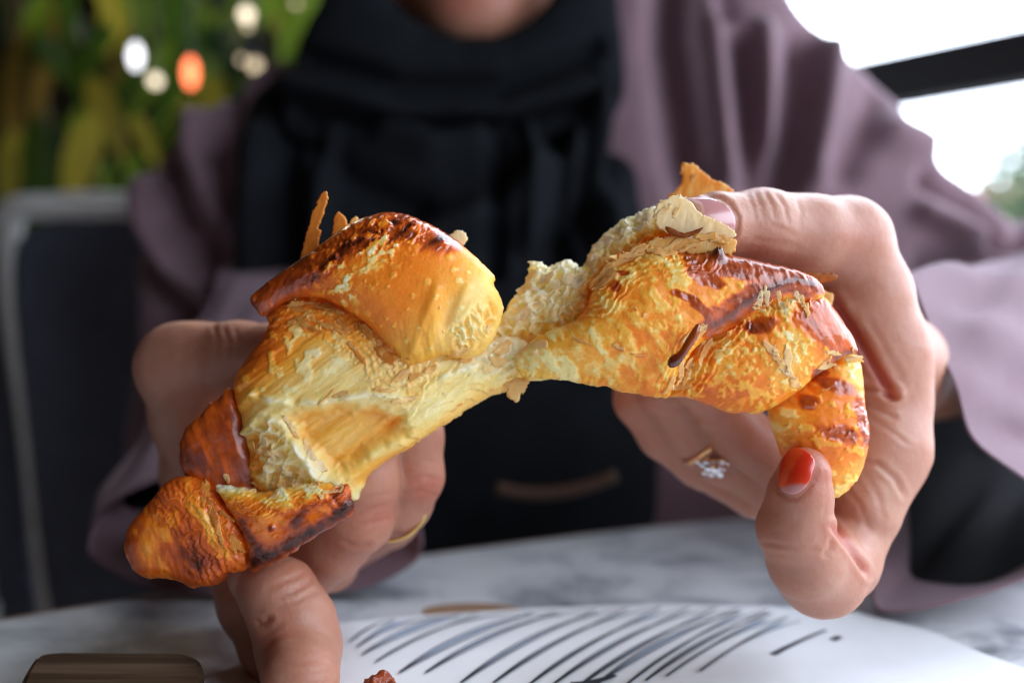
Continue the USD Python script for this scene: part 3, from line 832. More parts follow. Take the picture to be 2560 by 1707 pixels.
carve(hl, [
    ([(690, 1494), (734, 1478), (780, 1450)], .3, 6), ([(680, 1520), (740, 1500), (796, 1476)], .2, 6), ([(668, 1470), (720, 1448), (760, 1432)], .2, 6),
    ([(640, 1556), (655, 1560), (676, 1546)], .7, 8), ([(660, 1580), (700, 1560)], .3, 8), ([(690, 1660), (760, 1655), (830, 1640)], .16, 6), ([(700, 1690), (770, 1690), (840, 1676)], .16, 6),
    ([(823, 1290), (912, 1276), (980, 1260)], .25, 5), ([(850, 1318), (915, 1308), (985, 1295)], .25, 5), ([(862, 1356), (895, 1366), (925, 1358)], .4, 6), ([(870, 1250), (930, 1240), (985, 1232)], .16, 5),
    ([(1010, 1205), (1060, 1190), (1104, 1200)], .2, 5), ([(1010, 1235), (1050, 1228), (1092, 1238)], .2, 5), ([(1012, 1160), (1060, 1150), (1100, 1158)], .12, 5),
    ([(560, 820), (572, 850), (570, 890)], .3, 6), ([(535, 815), (545, 850), (540, 890)], .25, 6), ([(585, 820), (598, 860), (596, 890)], .2, 6)],
    [(700, 1590, 30, .5), (905, 1335, 40, .4)])

# ---- head, neck, trunk and arms (mostly out of the frame or under clothes)
FB = Field((-430, 400, 480), (430, 860, 1310), 5.0)
hx, hy = -22., 497.
bd_ = FB.chain([(hx, hy + 104, 1180, 82), (hx, hy + 88, 1150, 80)], 8)
FB.chain([(hx, hy + 78, 1110, 56), (hx, hy + 32, 1068, 32), (hx, hy + 26, 1058, 24)], 14, bd_)
for s_ in (-1, 1):
    FB.add(bd_, (hx + s_ * 34, hy + 50, 1088), (hx + s_ * 10, hy + 28, 1062), 26, 22, 12)
    FB.add(bd_, (hx + s_ * 32, hy + 42, 1125), (hx + s_ * 36, hy + 48, 1130), 22, 18, 12)
    FB.add(bd_, (hx + s_ * 74, hy + 108, 1130), (hx + s_ * 76, hy + 112, 1160), 9, 10, 5)
    FB.add(bd_, (hx + s_ * 12, hy + 20, 1158), (hx + s_ * 40, hy + 30, 1160), 10, 9, 8)
FB.chain([(hx, hy + 18, 1150, 9), (hx, hy + 0, 1118, 11), (hx, hy + 8, 1112, 11)], 7, bd_)
FB.chain([(hx - 20, hy + 20, 1088, 6), (hx, hy + 11, 1090, 8), (hx + 20, hy + 20, 1088, 6)], 4, bd_)
FB.chain([(hx - 18, hy + 20, 1081, 6), (hx, hy + 12, 1079, 8), (hx + 18, hy + 20, 1081, 6)], 4, bd_)
FB.chain([(hx, hy + 110, 1080, 52), (hx, 640, 960, 58), (hx, 660, 880, 95), (hx, 670, 700, 105), (hx, 670, 540, 120)], 20, bd_)
FB.chain([(hx, 655, 930, 60), (hx + 130, 650, 925, 48)], 18, bd_)
FB.chain([(hx, 655, 930, 60), (hx - 130, 650, 915, 48)], 18, bd_)
wr = P(2400, 950, 160) * 1e3; wl = P(570, 1250, 190) * 1e3
FB.chain([(hx + 135, 650, 915, 46), (310, 560, 800, 38), (*wr, 24)], 10, bd_)
FB.chain([(hx - 135, 650, 905, 46), (-175, 545, 830, 34), (*wl, 24)], 10, bd_)
v, f = surface_nets(bd_, FB.o, FB.h)
trunk = trimesh.Trimesh(v * 1e-3, f, process=False)
smooth_mesh(trunk)
body = trimesh.util.concatenate([hr, hl, trunk])

def flush_of(v):
    sx, sy = to_px(v)
    dep = (v[:, 1] - D) * 1e3
    o = np.full(len(v), .36)
    for x, y, rx, ry, a, h, lo, hi in [
        (2145, 590, 55, 45, 0, .22, 0, 60), (1900, 640, 120, 40, 0, .3, -20, 60), (1760, 560, 80, 70, 0, .2, -20, 40), (2010, 1180, 90, 80, 0, .42, -20, 14),
        (2100, 1300, 60, 120, 30, .22, 0, 60), (2060, 950, 120, 200, 0, .28, 20, 80), (2180, 1130, 60, 70, 0, .12, 0, 60), (700, 1590, 60, 60, 0, .35, -10, 30), (750, 1440, 80, 50, 0, .2, -10, 30),
        (1060, 1220, 60, 50, 0, .4, 0, 60), (930, 1290, 80, 40, 0, .3, 0, 60), (1570, 1000, 60, 60, 0, .25, 20, 70), (900, 1360, 60, 40, 0, .15, 0, 60), (1180, 0, 130, 60, 0, .3, 200, 400)]:
        o += h * blob(sx, sy, x, y, rx, ry, a) * ((dep > lo) & (dep < hi))
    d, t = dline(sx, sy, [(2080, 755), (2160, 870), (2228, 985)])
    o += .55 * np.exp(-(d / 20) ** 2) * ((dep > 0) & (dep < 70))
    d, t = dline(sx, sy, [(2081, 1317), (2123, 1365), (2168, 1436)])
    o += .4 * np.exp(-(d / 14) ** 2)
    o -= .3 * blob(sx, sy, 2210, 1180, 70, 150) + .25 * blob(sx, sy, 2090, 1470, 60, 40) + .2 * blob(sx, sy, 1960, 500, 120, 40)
    return np.clip(o, 0, 1)
body_path = obj('body', body, skin, person, prim={'flush': flush_of(np.array(body.vertices))})

def nail(poly, hand, brown, lift=.35, seed=0, dmax=30):
    q = np.asarray(poly, float)
    v = np.array(hand.vertices); n = np.array(hand.vertex_normals)
    sx, sy = to_px(v); dep = (v[:, 1] - D) * 1e3
    c = q.mean(0); r = np.abs(q - c).max(0) * 1.0
    m = (np.abs(sx - c[0]) < r[0]) & (np.abs(sy - c[1]) < r[1]) & (n[:, 1] < -.25) & (dep < dmax)
    fit = lambda x, y: np.stack([np.ones_like(x), x, y, x * x, x * y, y * y], -1)
    u_, w_ = (sx[m] - c[0]) / 50, (sy[m] - c[1]) / 50
    co = np.linalg.lstsq(fit(u_, w_), dep[m], rcond=None)[0]
    dp = float(np.mean(dep[m]))
    k = (D + dp * 1e-3) / D
    mesh, pr = relief(poly, 0, 1, 1, .28, res=.22, smooth=2, brown=brown)
    vv = np.array(mesh.vertices)
    px, py = vv[:, 0] / 1e-4 + 1280, 853.5 - (vv[:, 2] - CAM_Z) / 1e-4
    add = vv[:, 1] - D
    de = fit((px - c[0]) / 50, (py - c[1]) / 50) @ co - lift
    w = P(px, py, de + add * 1e3)
    return trimesh.Trimesh(w, mesh.faces, process=False), pr
nm, npr = nail([(1972, 1121), (1990, 1116), (2014, 1124), (2030, 1138), (2039, 1152), (2036, 1172), (2027, 1198), (2008, 1224), (1985, 1238), (1960, 1232), (1946, 1215), (1944, 1193), (1949, 1168), (1957, 1143)],
               hr, lambda x, y: .30 + .70 * sm(22, -24, y - (1211 + .0045 * (x - 1985) ** 2 - 9 - (x - 1985) * .1)) * (1 - .12 * sm(1990, 2035, x)), .3, dmax=9)
obj('nail', nm, nail_mat, body_path, prim=npr, label='henna red finger nail on the little finger')
nm, npr = nail([(1690, 505), (1735, 494), (1782, 495), (1818, 512), (1838, 540), (1840, 566), (1830, 592), (1800, 606), (1740, 612), (1695, 605)], hr,
               lambda x, y: .05 + .25 * n2(x, y, 30, 4), .06)
obj('nail', nm, nail_mat, body_path, prim=npr, label='pale pink thumb nail')

# ---- clothes
def folds(lines):
    def fn(sx, sy):
        o = np.zeros_like(sx)
        for pts, w, h in lines:
            d, t = dline(sx, sy, pts)
            o += h * np.exp(-(d / w) ** 2)
        return o + 1.6 * (n2(sx, sy, 150, 3, 3, 80, 2.5) - .5)
    return fn
coat_r = [(1500, -300), (1700, -260), (1900, -150), (1947, 0), (1955, 44), (1987, 76), (2042, 120), (2080, 163), (2112, 196), (2172, 232), (2218, 282), (2246, 340), (2270, 392), (2306, 432),
          (2350, 458), (2396, 486), (2432, 522), (2470, 548), (2520, 558), (2580, 560), (2800, 600), (2900, 1000), (2500, 1150), (2200, 1300), (1600, 1500), (1400, 1500), (1400, 0)]
m_, p_ = relief(coat_r, 345, .7, .7, 32, folds([
    ([(1634, -50), (1626, 163), (1661, 435), (1700, 560)], 34, -9), ([(1731, 60), (1750, 272), (1770, 480)], 22, 4), ([(1802, 180), (1819, 408), (1830, 520)], 26, -7), ([(1850, 150), (1860, 400)], 26, 4),
    ([(1960, 170), (1930, 330), (1890, 500)], 40, -10), ([(2010, 180), (1985, 330), (1960, 460)], 34, 5), ([(2120, 280), (2060, 400), (2030, 470)], 34, -3.5), ([(2150, 380), (2230, 400)], 40, 4),
    ([(2240, 480), (2330, 520), (2420, 590)], 28, -7), ([(2210, 560), (2300, 600), (2400, 640)], 24, 5), ([(2220, 690), (2330, 660), (2480, 600)], 34, -9), ([(2400, 700), (2560, 680)], 30, 5), ([(1720, 0), (1760, 100)], 30, -4)]),
    res=1.1, smooth=2)
coat_path = obj('coat', m_, coat_mat, person)
coat_l = [(700, 150), (640, 205), (604, 239), (544, 283), (490, 337), (430, 381), (403, 435), (381, 544), (356, 626), (354, 690), (372, 762), (375, 900), (340, 1050), (330, 1200), (420, 1350), (700, 1450), (900, 1400), (900, 200)]
m_, p_ = relief(coat_l, 340, .7, .7, 28, folds([
    ([(600, 250), (620, 330), (600, 420)], 26, -4), ([(530, 330), (540, 420), (600, 560)], 30, 5), ([(450, 420), (500, 560), (590, 640)], 34, -6), ([(410, 480), (430, 600), (500, 700), (600, 760)], 30, 5),
    ([(390, 640), (440, 720), (560, 800)], 34, -6)]), res=1.1, smooth=2)
obj('coat_side', m_, coat_mat, person)
m_, p_ = relief(V([(845, 425), (905, 405), (970, 408), (1000, 440), (1003, 520), (985, 600), (930, 640), (890, 560), (865, 490)]), 278, .5, .5, 6, None, res=.8)
obj('coat_front', m_, coat_mat, person)
scarf = [(648, 229), (600, 408), (604, 544), (642, 707), (660, 1000), (700, 1500), (1650, 1500), (1640, 900), (1618, 640), (1598, 480), (1578, 300), (1556, 150), (1480, 230), (1330, 330), (1180, 350), (1020, 330), (850, 250), (740, 190)]
m_, p_ = relief(scarf, 320, .75, .6, 40, folds([
    ([(1380, 330), (1400, 560), (1390, 900)], 26, -6), ([(1320, 330), (1325, 700)], 20, 4), ([(1470, 300), (1500, 600), (1510, 900)], 26, 6), ([(1440, 330), (1452, 640)], 16, -4), ([(1250, 360), (1240, 700)], 22, -5),
    ([(700, 380), (690, 620), (720, 900)], 30, 5), ([(760, 360), (770, 640), (800, 900)], 26, -5), ([(860, 380), (850, 700)], 26, 4), ([(1500, 260), (1420, 420), (1250, 560), (1050, 640)], 40, 6), ([(1560, 330), (1480, 520), (1330, 680)], 34, -6), ([(760, 300), (900, 480), (1060, 560)], 40, -5), ([(1000, 380), (1100, 420), (1250, 400)], 36, 5)]), res=1.1, smooth=2)
obj('scarf_drape', m_, scarf_mat, person)
wrap = V([(760, -120), (870, -70), (900, 2), (940, 44), (1000, 78), (1080, 95), (1150, 90), (1210, 62), (1268, 0), (1300, -80), (1400, -120), (1425, 60), (1442, 230), (1350, 300), (1150, 352), (900, 372), (700, 348), (635, 300), (665, 200), (690, 90), (745, 10)])
m_, p_ = relief(wrap, 285, .5, .5, 16, folds([
    ([(740, 150), (1000, 230), (1250, 230), (1480, 140)], 26, -5), ([(740, 230), (1000, 300), (1250, 300), (1520, 220)], 26, 5), ([(760, 300), (1000, 345), (1300, 330), (1500, 270)], 20, -4)]), res=1.0, smooth=2)
obj('head_scarf', m_, scarf_mat, person)
FH = Field((-150, 470, 1020), (110, 720, 1310), 4.0)
hd = FH.chain([(hx, hy + 112, 1185, 98), (hx, hy + 100, 1140, 96), (hx, hy + 110, 1070, 84)], 10)
hole = FH.chain([(hx, hy - 10, 1180, 64), (hx, hy - 10, 1085, 52)], 6)
hd = np.maximum(hd, -hole)
v, f = surface_nets(hd, FH.o, FH.h)
hood = trimesh.Trimesh(v * 1e-3, f, process=False); smooth_mesh(hood)
obj('scarf_hood', hood, scarf_mat, person)
stp = V([(1140, 1118), (1190, 1130), (1260, 1132), (1340, 1118), (1415, 1090)])
obj('strap', tube(spline(P(np.array([p[0] for p in stp]), np.array([p[1] for p in stp]), 230), 30), .0032, 8), strap_mat, person)

def ring3(pts, n=72):
    p = np.array([P(*q) for q in pts])
    p = np.concatenate([p, p[:1]])
    from scipy.interpolate import CubicSpline
    t = np.linspace(0, 1, len(p))
    return CubicSpline(t, p, bc_type='periodic')(np.linspace(0, 1, n, endpoint=False))
def sleeve(r0, r2, seed, wob=.006, pw=1.0):
    n = len(r0)
    rings = []
    for t0_ in np.linspace(0, 1, 26):
        t = t0_ ** pw
        r = r0 * (1 - t) + r2 * t
        c = r.mean(0)
        a = np.arange(n) / n * 2 * math.pi
        fold = wob * (np.sin(5 * a + 9 * t + seed) + .7 * np.sin(9 * a - 14 * t + 2 * seed)) * min(1, t * 5 + .1)
        d = (r - c); d /= np.linalg.norm(d, axis=1, keepdims=True)
        rings.append(r + d * fold[:, None])
    return rings
def sleeve_parts(rings, th=.0016, start=3):
    inner = [r + (r.mean(0) - r) / np.linalg.norm(r - r.mean(0), axis=1, keepdims=True) * th for r in rings]
    outer = loft(rings + [rings[-1] * .98 + rings[-1].mean(0) * .02])
    hem = loft([rings[0], rings[0] * .5 + inner[0] * .5 + (rings[0] - rings[1]).mean(0) * .15, *inner[:start + 1]])
    a = trimesh.Trimesh(np.concatenate([outer.vertices, hem.vertices]), np.concatenate([outer.faces[:, ::-1], hem.faces + len(outer.vertices)]), process=False)
    lin = loft([r * 1.0 + (r.mean(0) - r) * .004 for r in inner[start:]])
    return a, lin
r0 = ring3([(2262, 690, 78), (2300, 745, 64), (2345, 860, 54), (2395, 975, 46), (2435, 1090, 44), (2560, 1190, 46), (2720, 1330, 58), (2640, 1420, 60), (2420, 1496, 58), (2215, 1530, 62), (2182, 1450, 84), (2192, 1250, 118), (2205, 1000, 120), (2225, 800, 102)])
th_ = np.arange(72) / 72 * 2 * math.pi
r2 = np.array([P(2800 + 40 * math.sin(t), 900 - 310 * math.cos(t), 250 - 120 * math.sin(t)) for t in th_])
so, li = sleeve_parts(sleeve(r0, r2, 1.0, .003), start=2)
obj('sleeve', so, coat_mat, person); obj('sleeve_lining', li, lining_mat, person)
r0 = np.array([P(640 + 420 * math.sin(t), 1352 - (212 if math.cos(t) > 0 else 128) * math.cos(t), 100 + 12 * math.cos(t)) for t in th_])
r2 = np.array([P(690 + 170 * math.sin(t), 800 - 170 * math.cos(t), 230 + 60 * math.cos(t)) for t in th_])
so, li = sleeve_parts(sleeve(r0, r2, 2.2, .005, .6), start=2)
obj('sleeve', so, coat_mat, person); obj('sleeve_lining', li, lining_mat, person)

# ---- rings
def ring_mesh(c, axis, r, w, t):
    axis = np.asarray(axis, float); axis /= np.linalg.norm(axis)
    prof = []
    for a in np.linspace(0, 2 * math.pi, 13)[:-1]:
        prof.append((r + t * math.cos(a), w * math.sin(a)))
    m = trimesh.creation.revolve(np.array(prof + prof[:1]), sections=72)
    m.apply_transform(trimesh.geometry.align_vectors([0, 0, 1], axis)); m.apply_translation(c)
    return m
gr = thing('gold_ring', 'plain thin gold ring low on a finger of the hand at left', 'ring')
obj('band', ring_mesh(P(984, 1258, 31), (.26, .90, -.30), .0103, .0009, .0006), gold, gr)
dring = thing('jewelled_ring', 'gold ring with a cluster of clear stones on a finger behind the pastry at right', 'ring')
rc = P(1762, 1104, 40)
ax = P(1812, 1140, 40) - P(1700, 1030, 39)
obj('band', ring_mesh(rc, ax, .0084, .0011, .0007), rose_gold, dring)
for (x, y, d, r) in [(1768, 1160, 30.5, .0011), (1806, 1160, 29.5, .0011), (1790, 1178, 29, .0015), (1770, 1176, 30, .0010), (1810, 1176, 29.5, .0010), (1778, 1191, 30, .0010), (1800, 1192, 30, .0010), (1756, 1168, 32, .0009), (1745, 1160, 34, .0008), (1818, 1164, 30, .0008), (1762, 1188, 31, .0008), (1788, 1162, 29.5, .0008)]:
    s_ = trimesh.creation.icosphere(1, r * 1.15); s_.apply_transform(trimesh.transformations.random_rotation_matrix(np.array([.2, .7 * (x % 7) / 7, .4]))); s_.apply_translation(P(x, y - 8, d))
    obj('stone', s_, diamond, dring, smooth=False)

# ------------------------------------------------------------------ croissant
cro = thing('torn_croissant', 'golden glazed croissant being pulled apart, pale stretched crumb between its halves', 'croissant')
SOLID = []
def seg(name, poly, dep, **kw):
    label = kw.pop('label', None)
    m, pr = relief(poly, dep, **kw)
    pr.setdefault('gloss', np.zeros(len(m.vertices)))
    SOLID.append(m)
    obj(name, m, pastry, cro, prim={k: np.clip(v, 0, 1) for k, v in pr.items()}, label=label)
    return m
def ridged(sx, sy, size, seed, octv=4, ang=0, stretch=1.):
    return 1 - np.abs(2 * n2(sx, sy, size, seed, octv, ang, stretch) - 1) * 2.4

# ---- left half: crumb body and the bridge
crumb_poly = C1([(905, 745), (950, 700), (1050, 660), (1200, 670), (1400, 700), (1600, 800), (1800, 860), (1960, 900), (2060, 860), (2160, 870), (2215, 905), (2300, 900), (2352, 880), (2420, 960), (2380, 1040), (2290, 1080), (2200, 1078), (2100, 1130), (2000, 1158),
                 (1900, 1220), (1800, 1288), (1640, 1390), (1500, 1470), (1400, 1550)]) + C2([(1378, 610), (1340, 690), (1200, 700), (1000, 690), (850, 640), (838, 540), (828, 420), (790, 270), (755, 150), (765, 60), (830, -20)]) + C1([(860, 925), (925, 850), (940, 800)])
HOLLOW = C1([(1010, 1235), (1150, 1195), (1350, 1165), (1560, 1195), (1650, 1235), (1610, 1330), (1490, 1410), (1390, 1490), (1310, 1560), (1230, 1545), (1150, 1420), (1075, 1325)])
SHRED = C2([(825, 330), (900, 255), (960, 260), (1040, 330), (1110, 420), (1190, 560), (1120, 610), (960, 600), (870, 560), (845, 450)])
DOME_EDGE = C1([(1000, 690), (1130, 668), (1210, 685), (1300, 732), (1430, 825), (1560, 960), (1600, 1020)])
RIM1 = C1([(900, 1140), (1000, 1165), (1230, 1175), (1450, 1132), (1620, 1150), (1800, 1050), (1990, 985)])
RIM2 = C2([(830, 330), (930, 245), (1040, 310), (1120, 420), (1190, 550), (1290, 570)])
def crumb_parts(x, y):
    hol = inpoly(x, y, HOLLOW, 34, 55); shr = inpoly(x, y, SHRED, 18, 40)
    upper = blob(x, y, 745, 860, 170, 100, -30)
    fo = foam(x, y, 34, 71, .34, -50, 1.5)
    d, t = dline(x, y, RIM1); d2, t2 = dline(x, y, RIM2)
    return hol, shr, upper, fo, d, d2
def crumb_disp(x, y):
    hol, shr, upper, fo, d, d2 = crumb_parts(x, y)
    silk = n2(x, y, 20, 21, 4, -33, 5)
    o = 1.3 * (silk - .5) + 2.2 * (n2(x, y, 120, 26, 3, -33, 2) - .5)
    o += -4.0 * hol * (1 + .3 * (n2(x, y, 60, 27, 3, -33, 2) - .5)) + .5 * hol * (n2(x, y, 30, 28, 3, 70, 3) - .5)
    o += (1.4 * np.exp(-(d / 11) ** 2) + 1.7 * np.exp(-(d2 / 12) ** 2)) * (.15 + 1.2 * sm(.35, .65, n2(x, y, 45, 29, 3)))
    o += shr * (2.2 * fo - 2.0)
    h, e = lam(x, y, DOME_EDGE, 19, 81, 1.9, 0, 100)
    o += .5 * h - .2
    h3, e3 = lam(x, y, RIM1, 24, 83, 1.2, 14, 150)
    o += .5 * h3 * (1 - hol) * sm(900, 1040, x)
    o += upper * (.45 * patches(x, y, 22, 84) + .3 * (n2(x, y, 12, 85, 3, 40, 2) - .5))
    br = blob(x, y, 1240, 890, 120, 70, -10)
    o += br * (1.2 * foam(x, y, 26, 86, .3, -20, 3) - .6)
    o += .30 * (n2(x, y, 7, 33, 3, -33, 6) - .5)
    return o
def crumb_brown(x, y):
    hol, shr, upper, fo, d, d2 = crumb_parts(x, y)
    b = .125 + .10 * (n2(x, y, 40, 41, 4, -33, 3) - .5) + .08 * (n2(x, y, 12, 44, 3, -33, 5) - .5)
    left = sm(770, 610, x + .35 * (y - 860))
    b += .32 * left * sm(1130, 980, y) + .27 * blob(x, y, 700, 870, 110, 90) + .20 * blob(x, y, 840, 800, 150, 55, 25)
    b += .115 * hol + .08 * blob(x, y, 960, 1150, 200, 30, -33)
    dl, t = dline(x, y, C1([(2200, 1075), (2000, 1158), (1800, 1288), (1640, 1390), (1500, 1470), (1400, 1550)]))
    b += .10 * np.exp(-(dl / 22) ** 2)
    b -= (.12 * np.exp(-(d2 / 12) ** 2) + .08 * np.exp(-(d / 9) ** 2)) * sm(.35, .65, n2(x, y, 45, 29, 3))
    b += shr * (.05 - .14 * fo)
    b -= .12 * blob(x, y, 1260, 880, 100, 50)
    b += .26 * blob(x, y, 640, 1150, 34, 60)
    h, e = lam(x, y, DOME_EDGE, 19, 81, 1.9, 0, 100)
    b += .10 * h - .10 * e
    b -= .20 * patches(x, y, 22, 84) * upper
    return b
seg('crumb', crumb_poly, 6, front=.62, back=1.15, hmax=20, disp=crumb_disp, brown=crumb_brown, gloss=lambda x, y: .12 + .35 * blob(x, y, 640, 900, 60, 110),
    edge=5.5, esize=16, seed=3, label='pale yellow torn crumb stretched between the halves')

# ---- left half: the big upper dome
dome_poly = C1([(830, 675), (870, 640), (960, 570), (1080, 490), (1180, 420), (1260, 360), (1340, 308), (1420, 274), (1500, 257), (1580, 262), (1640, 280), (1720, 318), (1790, 355), (1860, 405), (1930, 465), (2000, 535), (2040, 580),
                (2022, 605), (2055, 660), (2075, 710), (2070, 770), (2045, 840), (2010, 905), (1965, 955), (1900, 980), (1850, 975), (1780, 950), (1720, 985), (1655, 1012), (1600, 1020), (1560, 960), (1500, 895), (1430, 825), (1380, 785),
                (1300, 732), (1210, 685), (1130, 668), (1010, 690), (940, 745), (890, 770), (865, 735), (850, 715)])
topband = C1([(850, 690), (980, 590), (1100, 520), (1200, 450), (1300, 380), (1400, 320), (1520, 290), (1640, 310), (1800, 378)])
def dome_t(x, y):
    d, t = dline(x, y, topband)
    n = n2(x, y, 34, 51, 4, 120, 2.0)
    n3 = n2(x, y, 11, 52, 3, 125, 3.0)
    wd = 62 + 40 * (n - .5) + 26 * blob(x, y, 760, 640, 120, 60) - 10 * sm(1000, 1110, x)
    band = sm(1.25, .55, d / wd + .5 * (n3 - .5))
    return band, d
def dome_brown(x, y):
    band, d = dome_t(x, y)
    b = .43 + .10 * (n2(x, y, 60, 53, 3) - .5)
    b += .29 * band + .12 * band * (n2(x, y, 14, 54, 3, 110, 2.5) - .5) * 2
    low = sm(-60, 150, (x - 1010) * .75 + (y - 770) * .75)
    b -= .15 * low
    b -= .05 * sm(1080, 1190, x) * sm(600, 720, y)
    b += .10 * blob(x, y, 820, 740, 120, 40, 25)
    for pts in (C1([(1640, 335), (1560, 400), (1490, 455)]), C1([(1560, 320), (1470, 390), (1400, 460)]), C1([(1790, 385), (1720, 430), (1690, 460)]), C1([(1440, 370), (1330, 470), (1260, 500)]), C1([(1340, 420), (1210, 540), (1160, 600)])):
        dd, t = dline(x, y, pts)
        b += .30 * np.exp(-(dd / (9 - 4 * t)) ** 2) * (1 - .4 * t)
    pale = blob(x, y, 900, 640, 120, 70, -35) + blob(x, y, 1010, 595, 60, 40) + .8 * blob(x, y, 880, 730, 40, 30)
    b -= np.clip(pale, 0, 1) * (.38 * patches(x, y, 17, 55, .55, -40, 1.5) + .10 * patches(x, y, 8, 56, .56))
    b -= .10 * sm(.25, .6, cells(x, y, 16, 57, .12))
    rimf = inpoly(x, y, C1([(1930, 700), (2000, 660), (2060, 720), (2050, 820), (1990, 900), (1900, 950), (1830, 940), (1850, 860), (1790, 840), (1880, 790)]), 14)
    b += rimf * (.06 - .14 * foam(x, y, 24, 67, .3, 60, 1.6))
    b -= .10 * blob(x, y, 1150, 790, 50, 70)
    b += .05 * (n2(x, y, 20, 58, 3, 100, 4) - .5) * sm(720, 860, y)
    d2, t2 = dline(x, y, C1([(850, 740), (940, 745), (1010, 692), (1130, 670), (1210, 687), (1300, 735), (1430, 828), (1560, 962)]))
    b += .12 * np.exp(-(d2 / 9) ** 2)
    return b
def dome_disp(x, y):
    pale = np.clip(blob(x, y, 900, 640, 130, 80, -35) + blob(x, y, 1010, 595, 70, 50), 0, 1)
    o = .46 * pale * patches(x, y, 17, 55, .55, -40, 1.5, .08) + .16 * pale * patches(x, y, 8, 56, .56) + .22 * cells(x, y, 16, 57, .12)
    o += 1.0 * (n2(x, y, 80, 61, 3) - .5) + .12 * (n2(x, y, 14, 62, 3, 115, 2) - .5)
    band, d = dome_t(x, y)
    o += -.3 * np.abs(n2(x, y, 16, 63, 2, 120, 3) - .5) * 2 * band
    low = sm(760, 860, y) * sm(960, 1040, x)
    o += low * (2.4 * (n2(x, y, 34, 64, 3, 85, 3.0) - .5) + .7 * (n2(x, y, 13, 68, 3, 85, 3.0) - .5))
    rimf = inpoly(x, y, C1([(1930, 700), (2000, 660), (2060, 720), (2050, 820), (1990, 900), (1900, 950), (1830, 940), (1850, 860), (1790, 840), (1880, 790)]), 14)
    o += rimf * (1.6 * foam(x, y, 24, 67, .3, 60, 1.6) - 1.6)
    # hollow of torn crumb at the right rim
    o += -1.4 * blob(x, y, 1130, 800, 26, 60, 12) + .5 * blob(x, y, 1095, 790, 16, 60, 10) - .8 * blob(x, y, 1165, 850, 26, 30)
    o += .10 * (n2(x, y, 7, 66, 2) - .5) * low
    for pts in (C1([(1480, 870), (1560, 900), (1600, 1000)]), C1([(1760, 640), (1700, 800), (1640, 930)]), C1([(1900, 640), (1830, 800)])):
        dd, t = dline(x, y, pts)
        o += .5 * np.exp(-(dd / 12) ** 2)
    return o
def dome_gloss(x, y):
    band, d = dome_t(x, y)
    return .16 + .8 * band
seg('dome_crust', dome_poly, -1, front=.58, back=1.0, hmax=22, disp=dome_disp, brown=dome_brown, gloss=dome_gloss, edge=2.0, esize=14, seed=5, res=.26)

# ---- left half: dark turn, lower turn, tip
turn_poly = C2([(735, 130), (690, 175), (625, 225), (545, 310), (505, 380), (496, 450), (505, 520), (560, 600), (640, 690), (740, 780), (820, 820), (850, 720), (855, 640), (845, 560), (838, 450), (815, 350), (780, 240)])
def turn_brown(x, y):
    s = n2(x, y, 12, 71, 4, 68, 5)
    b = .70 + .20 * (s - .5) + .24 * (n2(x, y, 34, 72, 4) - .5) - .12 * patches(x, y, 24, 76, .6, 68, 2.5)
    b += .15 * blob(x, y, 490, 1150, 40, 30) + .12 * blob(x, y, 620, 1180, 22, 50) - .14 * blob(x, y, 470, 1190, 40, 40) - .2 * sm(1205, 1290, y)
    return b
seg('dark_turn', turn_poly, 4, front=.6, back=.8, hmax=9, disp=lambda x, y: .7 * (n2(x, y, 14, 73, 3, 68, 5) - .5) + .8 * (n2(x, y, 50, 74, 3) - .5), brown=turn_brown,
    gloss=lambda x, y: .55 + .4 * (n2(x, y, 30, 75) - .5), edge=14, esize=34, seed=7)
low_poly = C2([(640, 600), (745, 610), (830, 640), (900, 650), (1000, 610), (1100, 605), (1200, 590), (1260, 610), (1312, 592), (1305, 680), (1332, 705), (1325, 745), (1290, 775), (1200, 825), (1080, 900), (980, 962), (900, 1000), (836, 1032), (828, 985), (815, 860), (740, 740)])
def low_brown(x, y):
    b = .50 + .30 * (n2(x, y, 34, 81, 4, 30, 1.6) - .5)
    d, t = dline(x, y, C2([(1320, 690), (1250, 760), (1100, 850), (960, 930), (850, 980)]))
    b += .45 * np.exp(-(d / 22) ** 2) * (.55 + .9 * n2(x, y, 20, 82, 3))
    d, t = dline(x, y, C2([(1290, 610), (1220, 670), (1120, 700), (1060, 780)]))
    b += .36 * np.exp(-(d / 14) ** 2)
    hT, eT = lam(x, y, C2([(640, 600), (860, 650), (1000, 610), (1200, 590), (1310, 600)]), 15, 99, 1.5, 0, 70)
    b += .08 * hT - .16 * eT
    d, t = dline(x, y, C2([(800, 780), (840, 850), (880, 900)]))
    b += .34 * np.exp(-(d / 16) ** 2)
    b += .4 * blob(x, y, 690, 1312, 7) - .26 * sm(1270, 1215, y) * sm(800, 560, x) - .20 * sm(1255, 1205, y)
    b -= .26 * patches(x, y, 26, 83, .55, 35, 2.5) * sm(1330, 1230, y)
    return b
seg('lower_turn', low_poly, -3, front=.5, back=.9, hmax=8, disp=lambda x, y: 1.0 * (n2(x, y, 44, 84, 3) - .5) + .5 * lam(x, y, C2([(640, 600), (860, 650), (1000, 610), (1200, 590), (1310, 600)]), 15, 99, 1.5, 0, 70)[0] + .6 * (n2(x, y, 12, 85, 3, -35, 2) - .5) + .4 * patches(x, y, 26, 83, .55, 35, 2.5) * sm(1330, 1230, y) + 1.0 * blob(x, y, 690, 1312, 8),
    brown=low_brown, gloss=lambda x, y: .35 + .5 * sm(1240, 1330, y), edge=7, esize=16, seed=9)
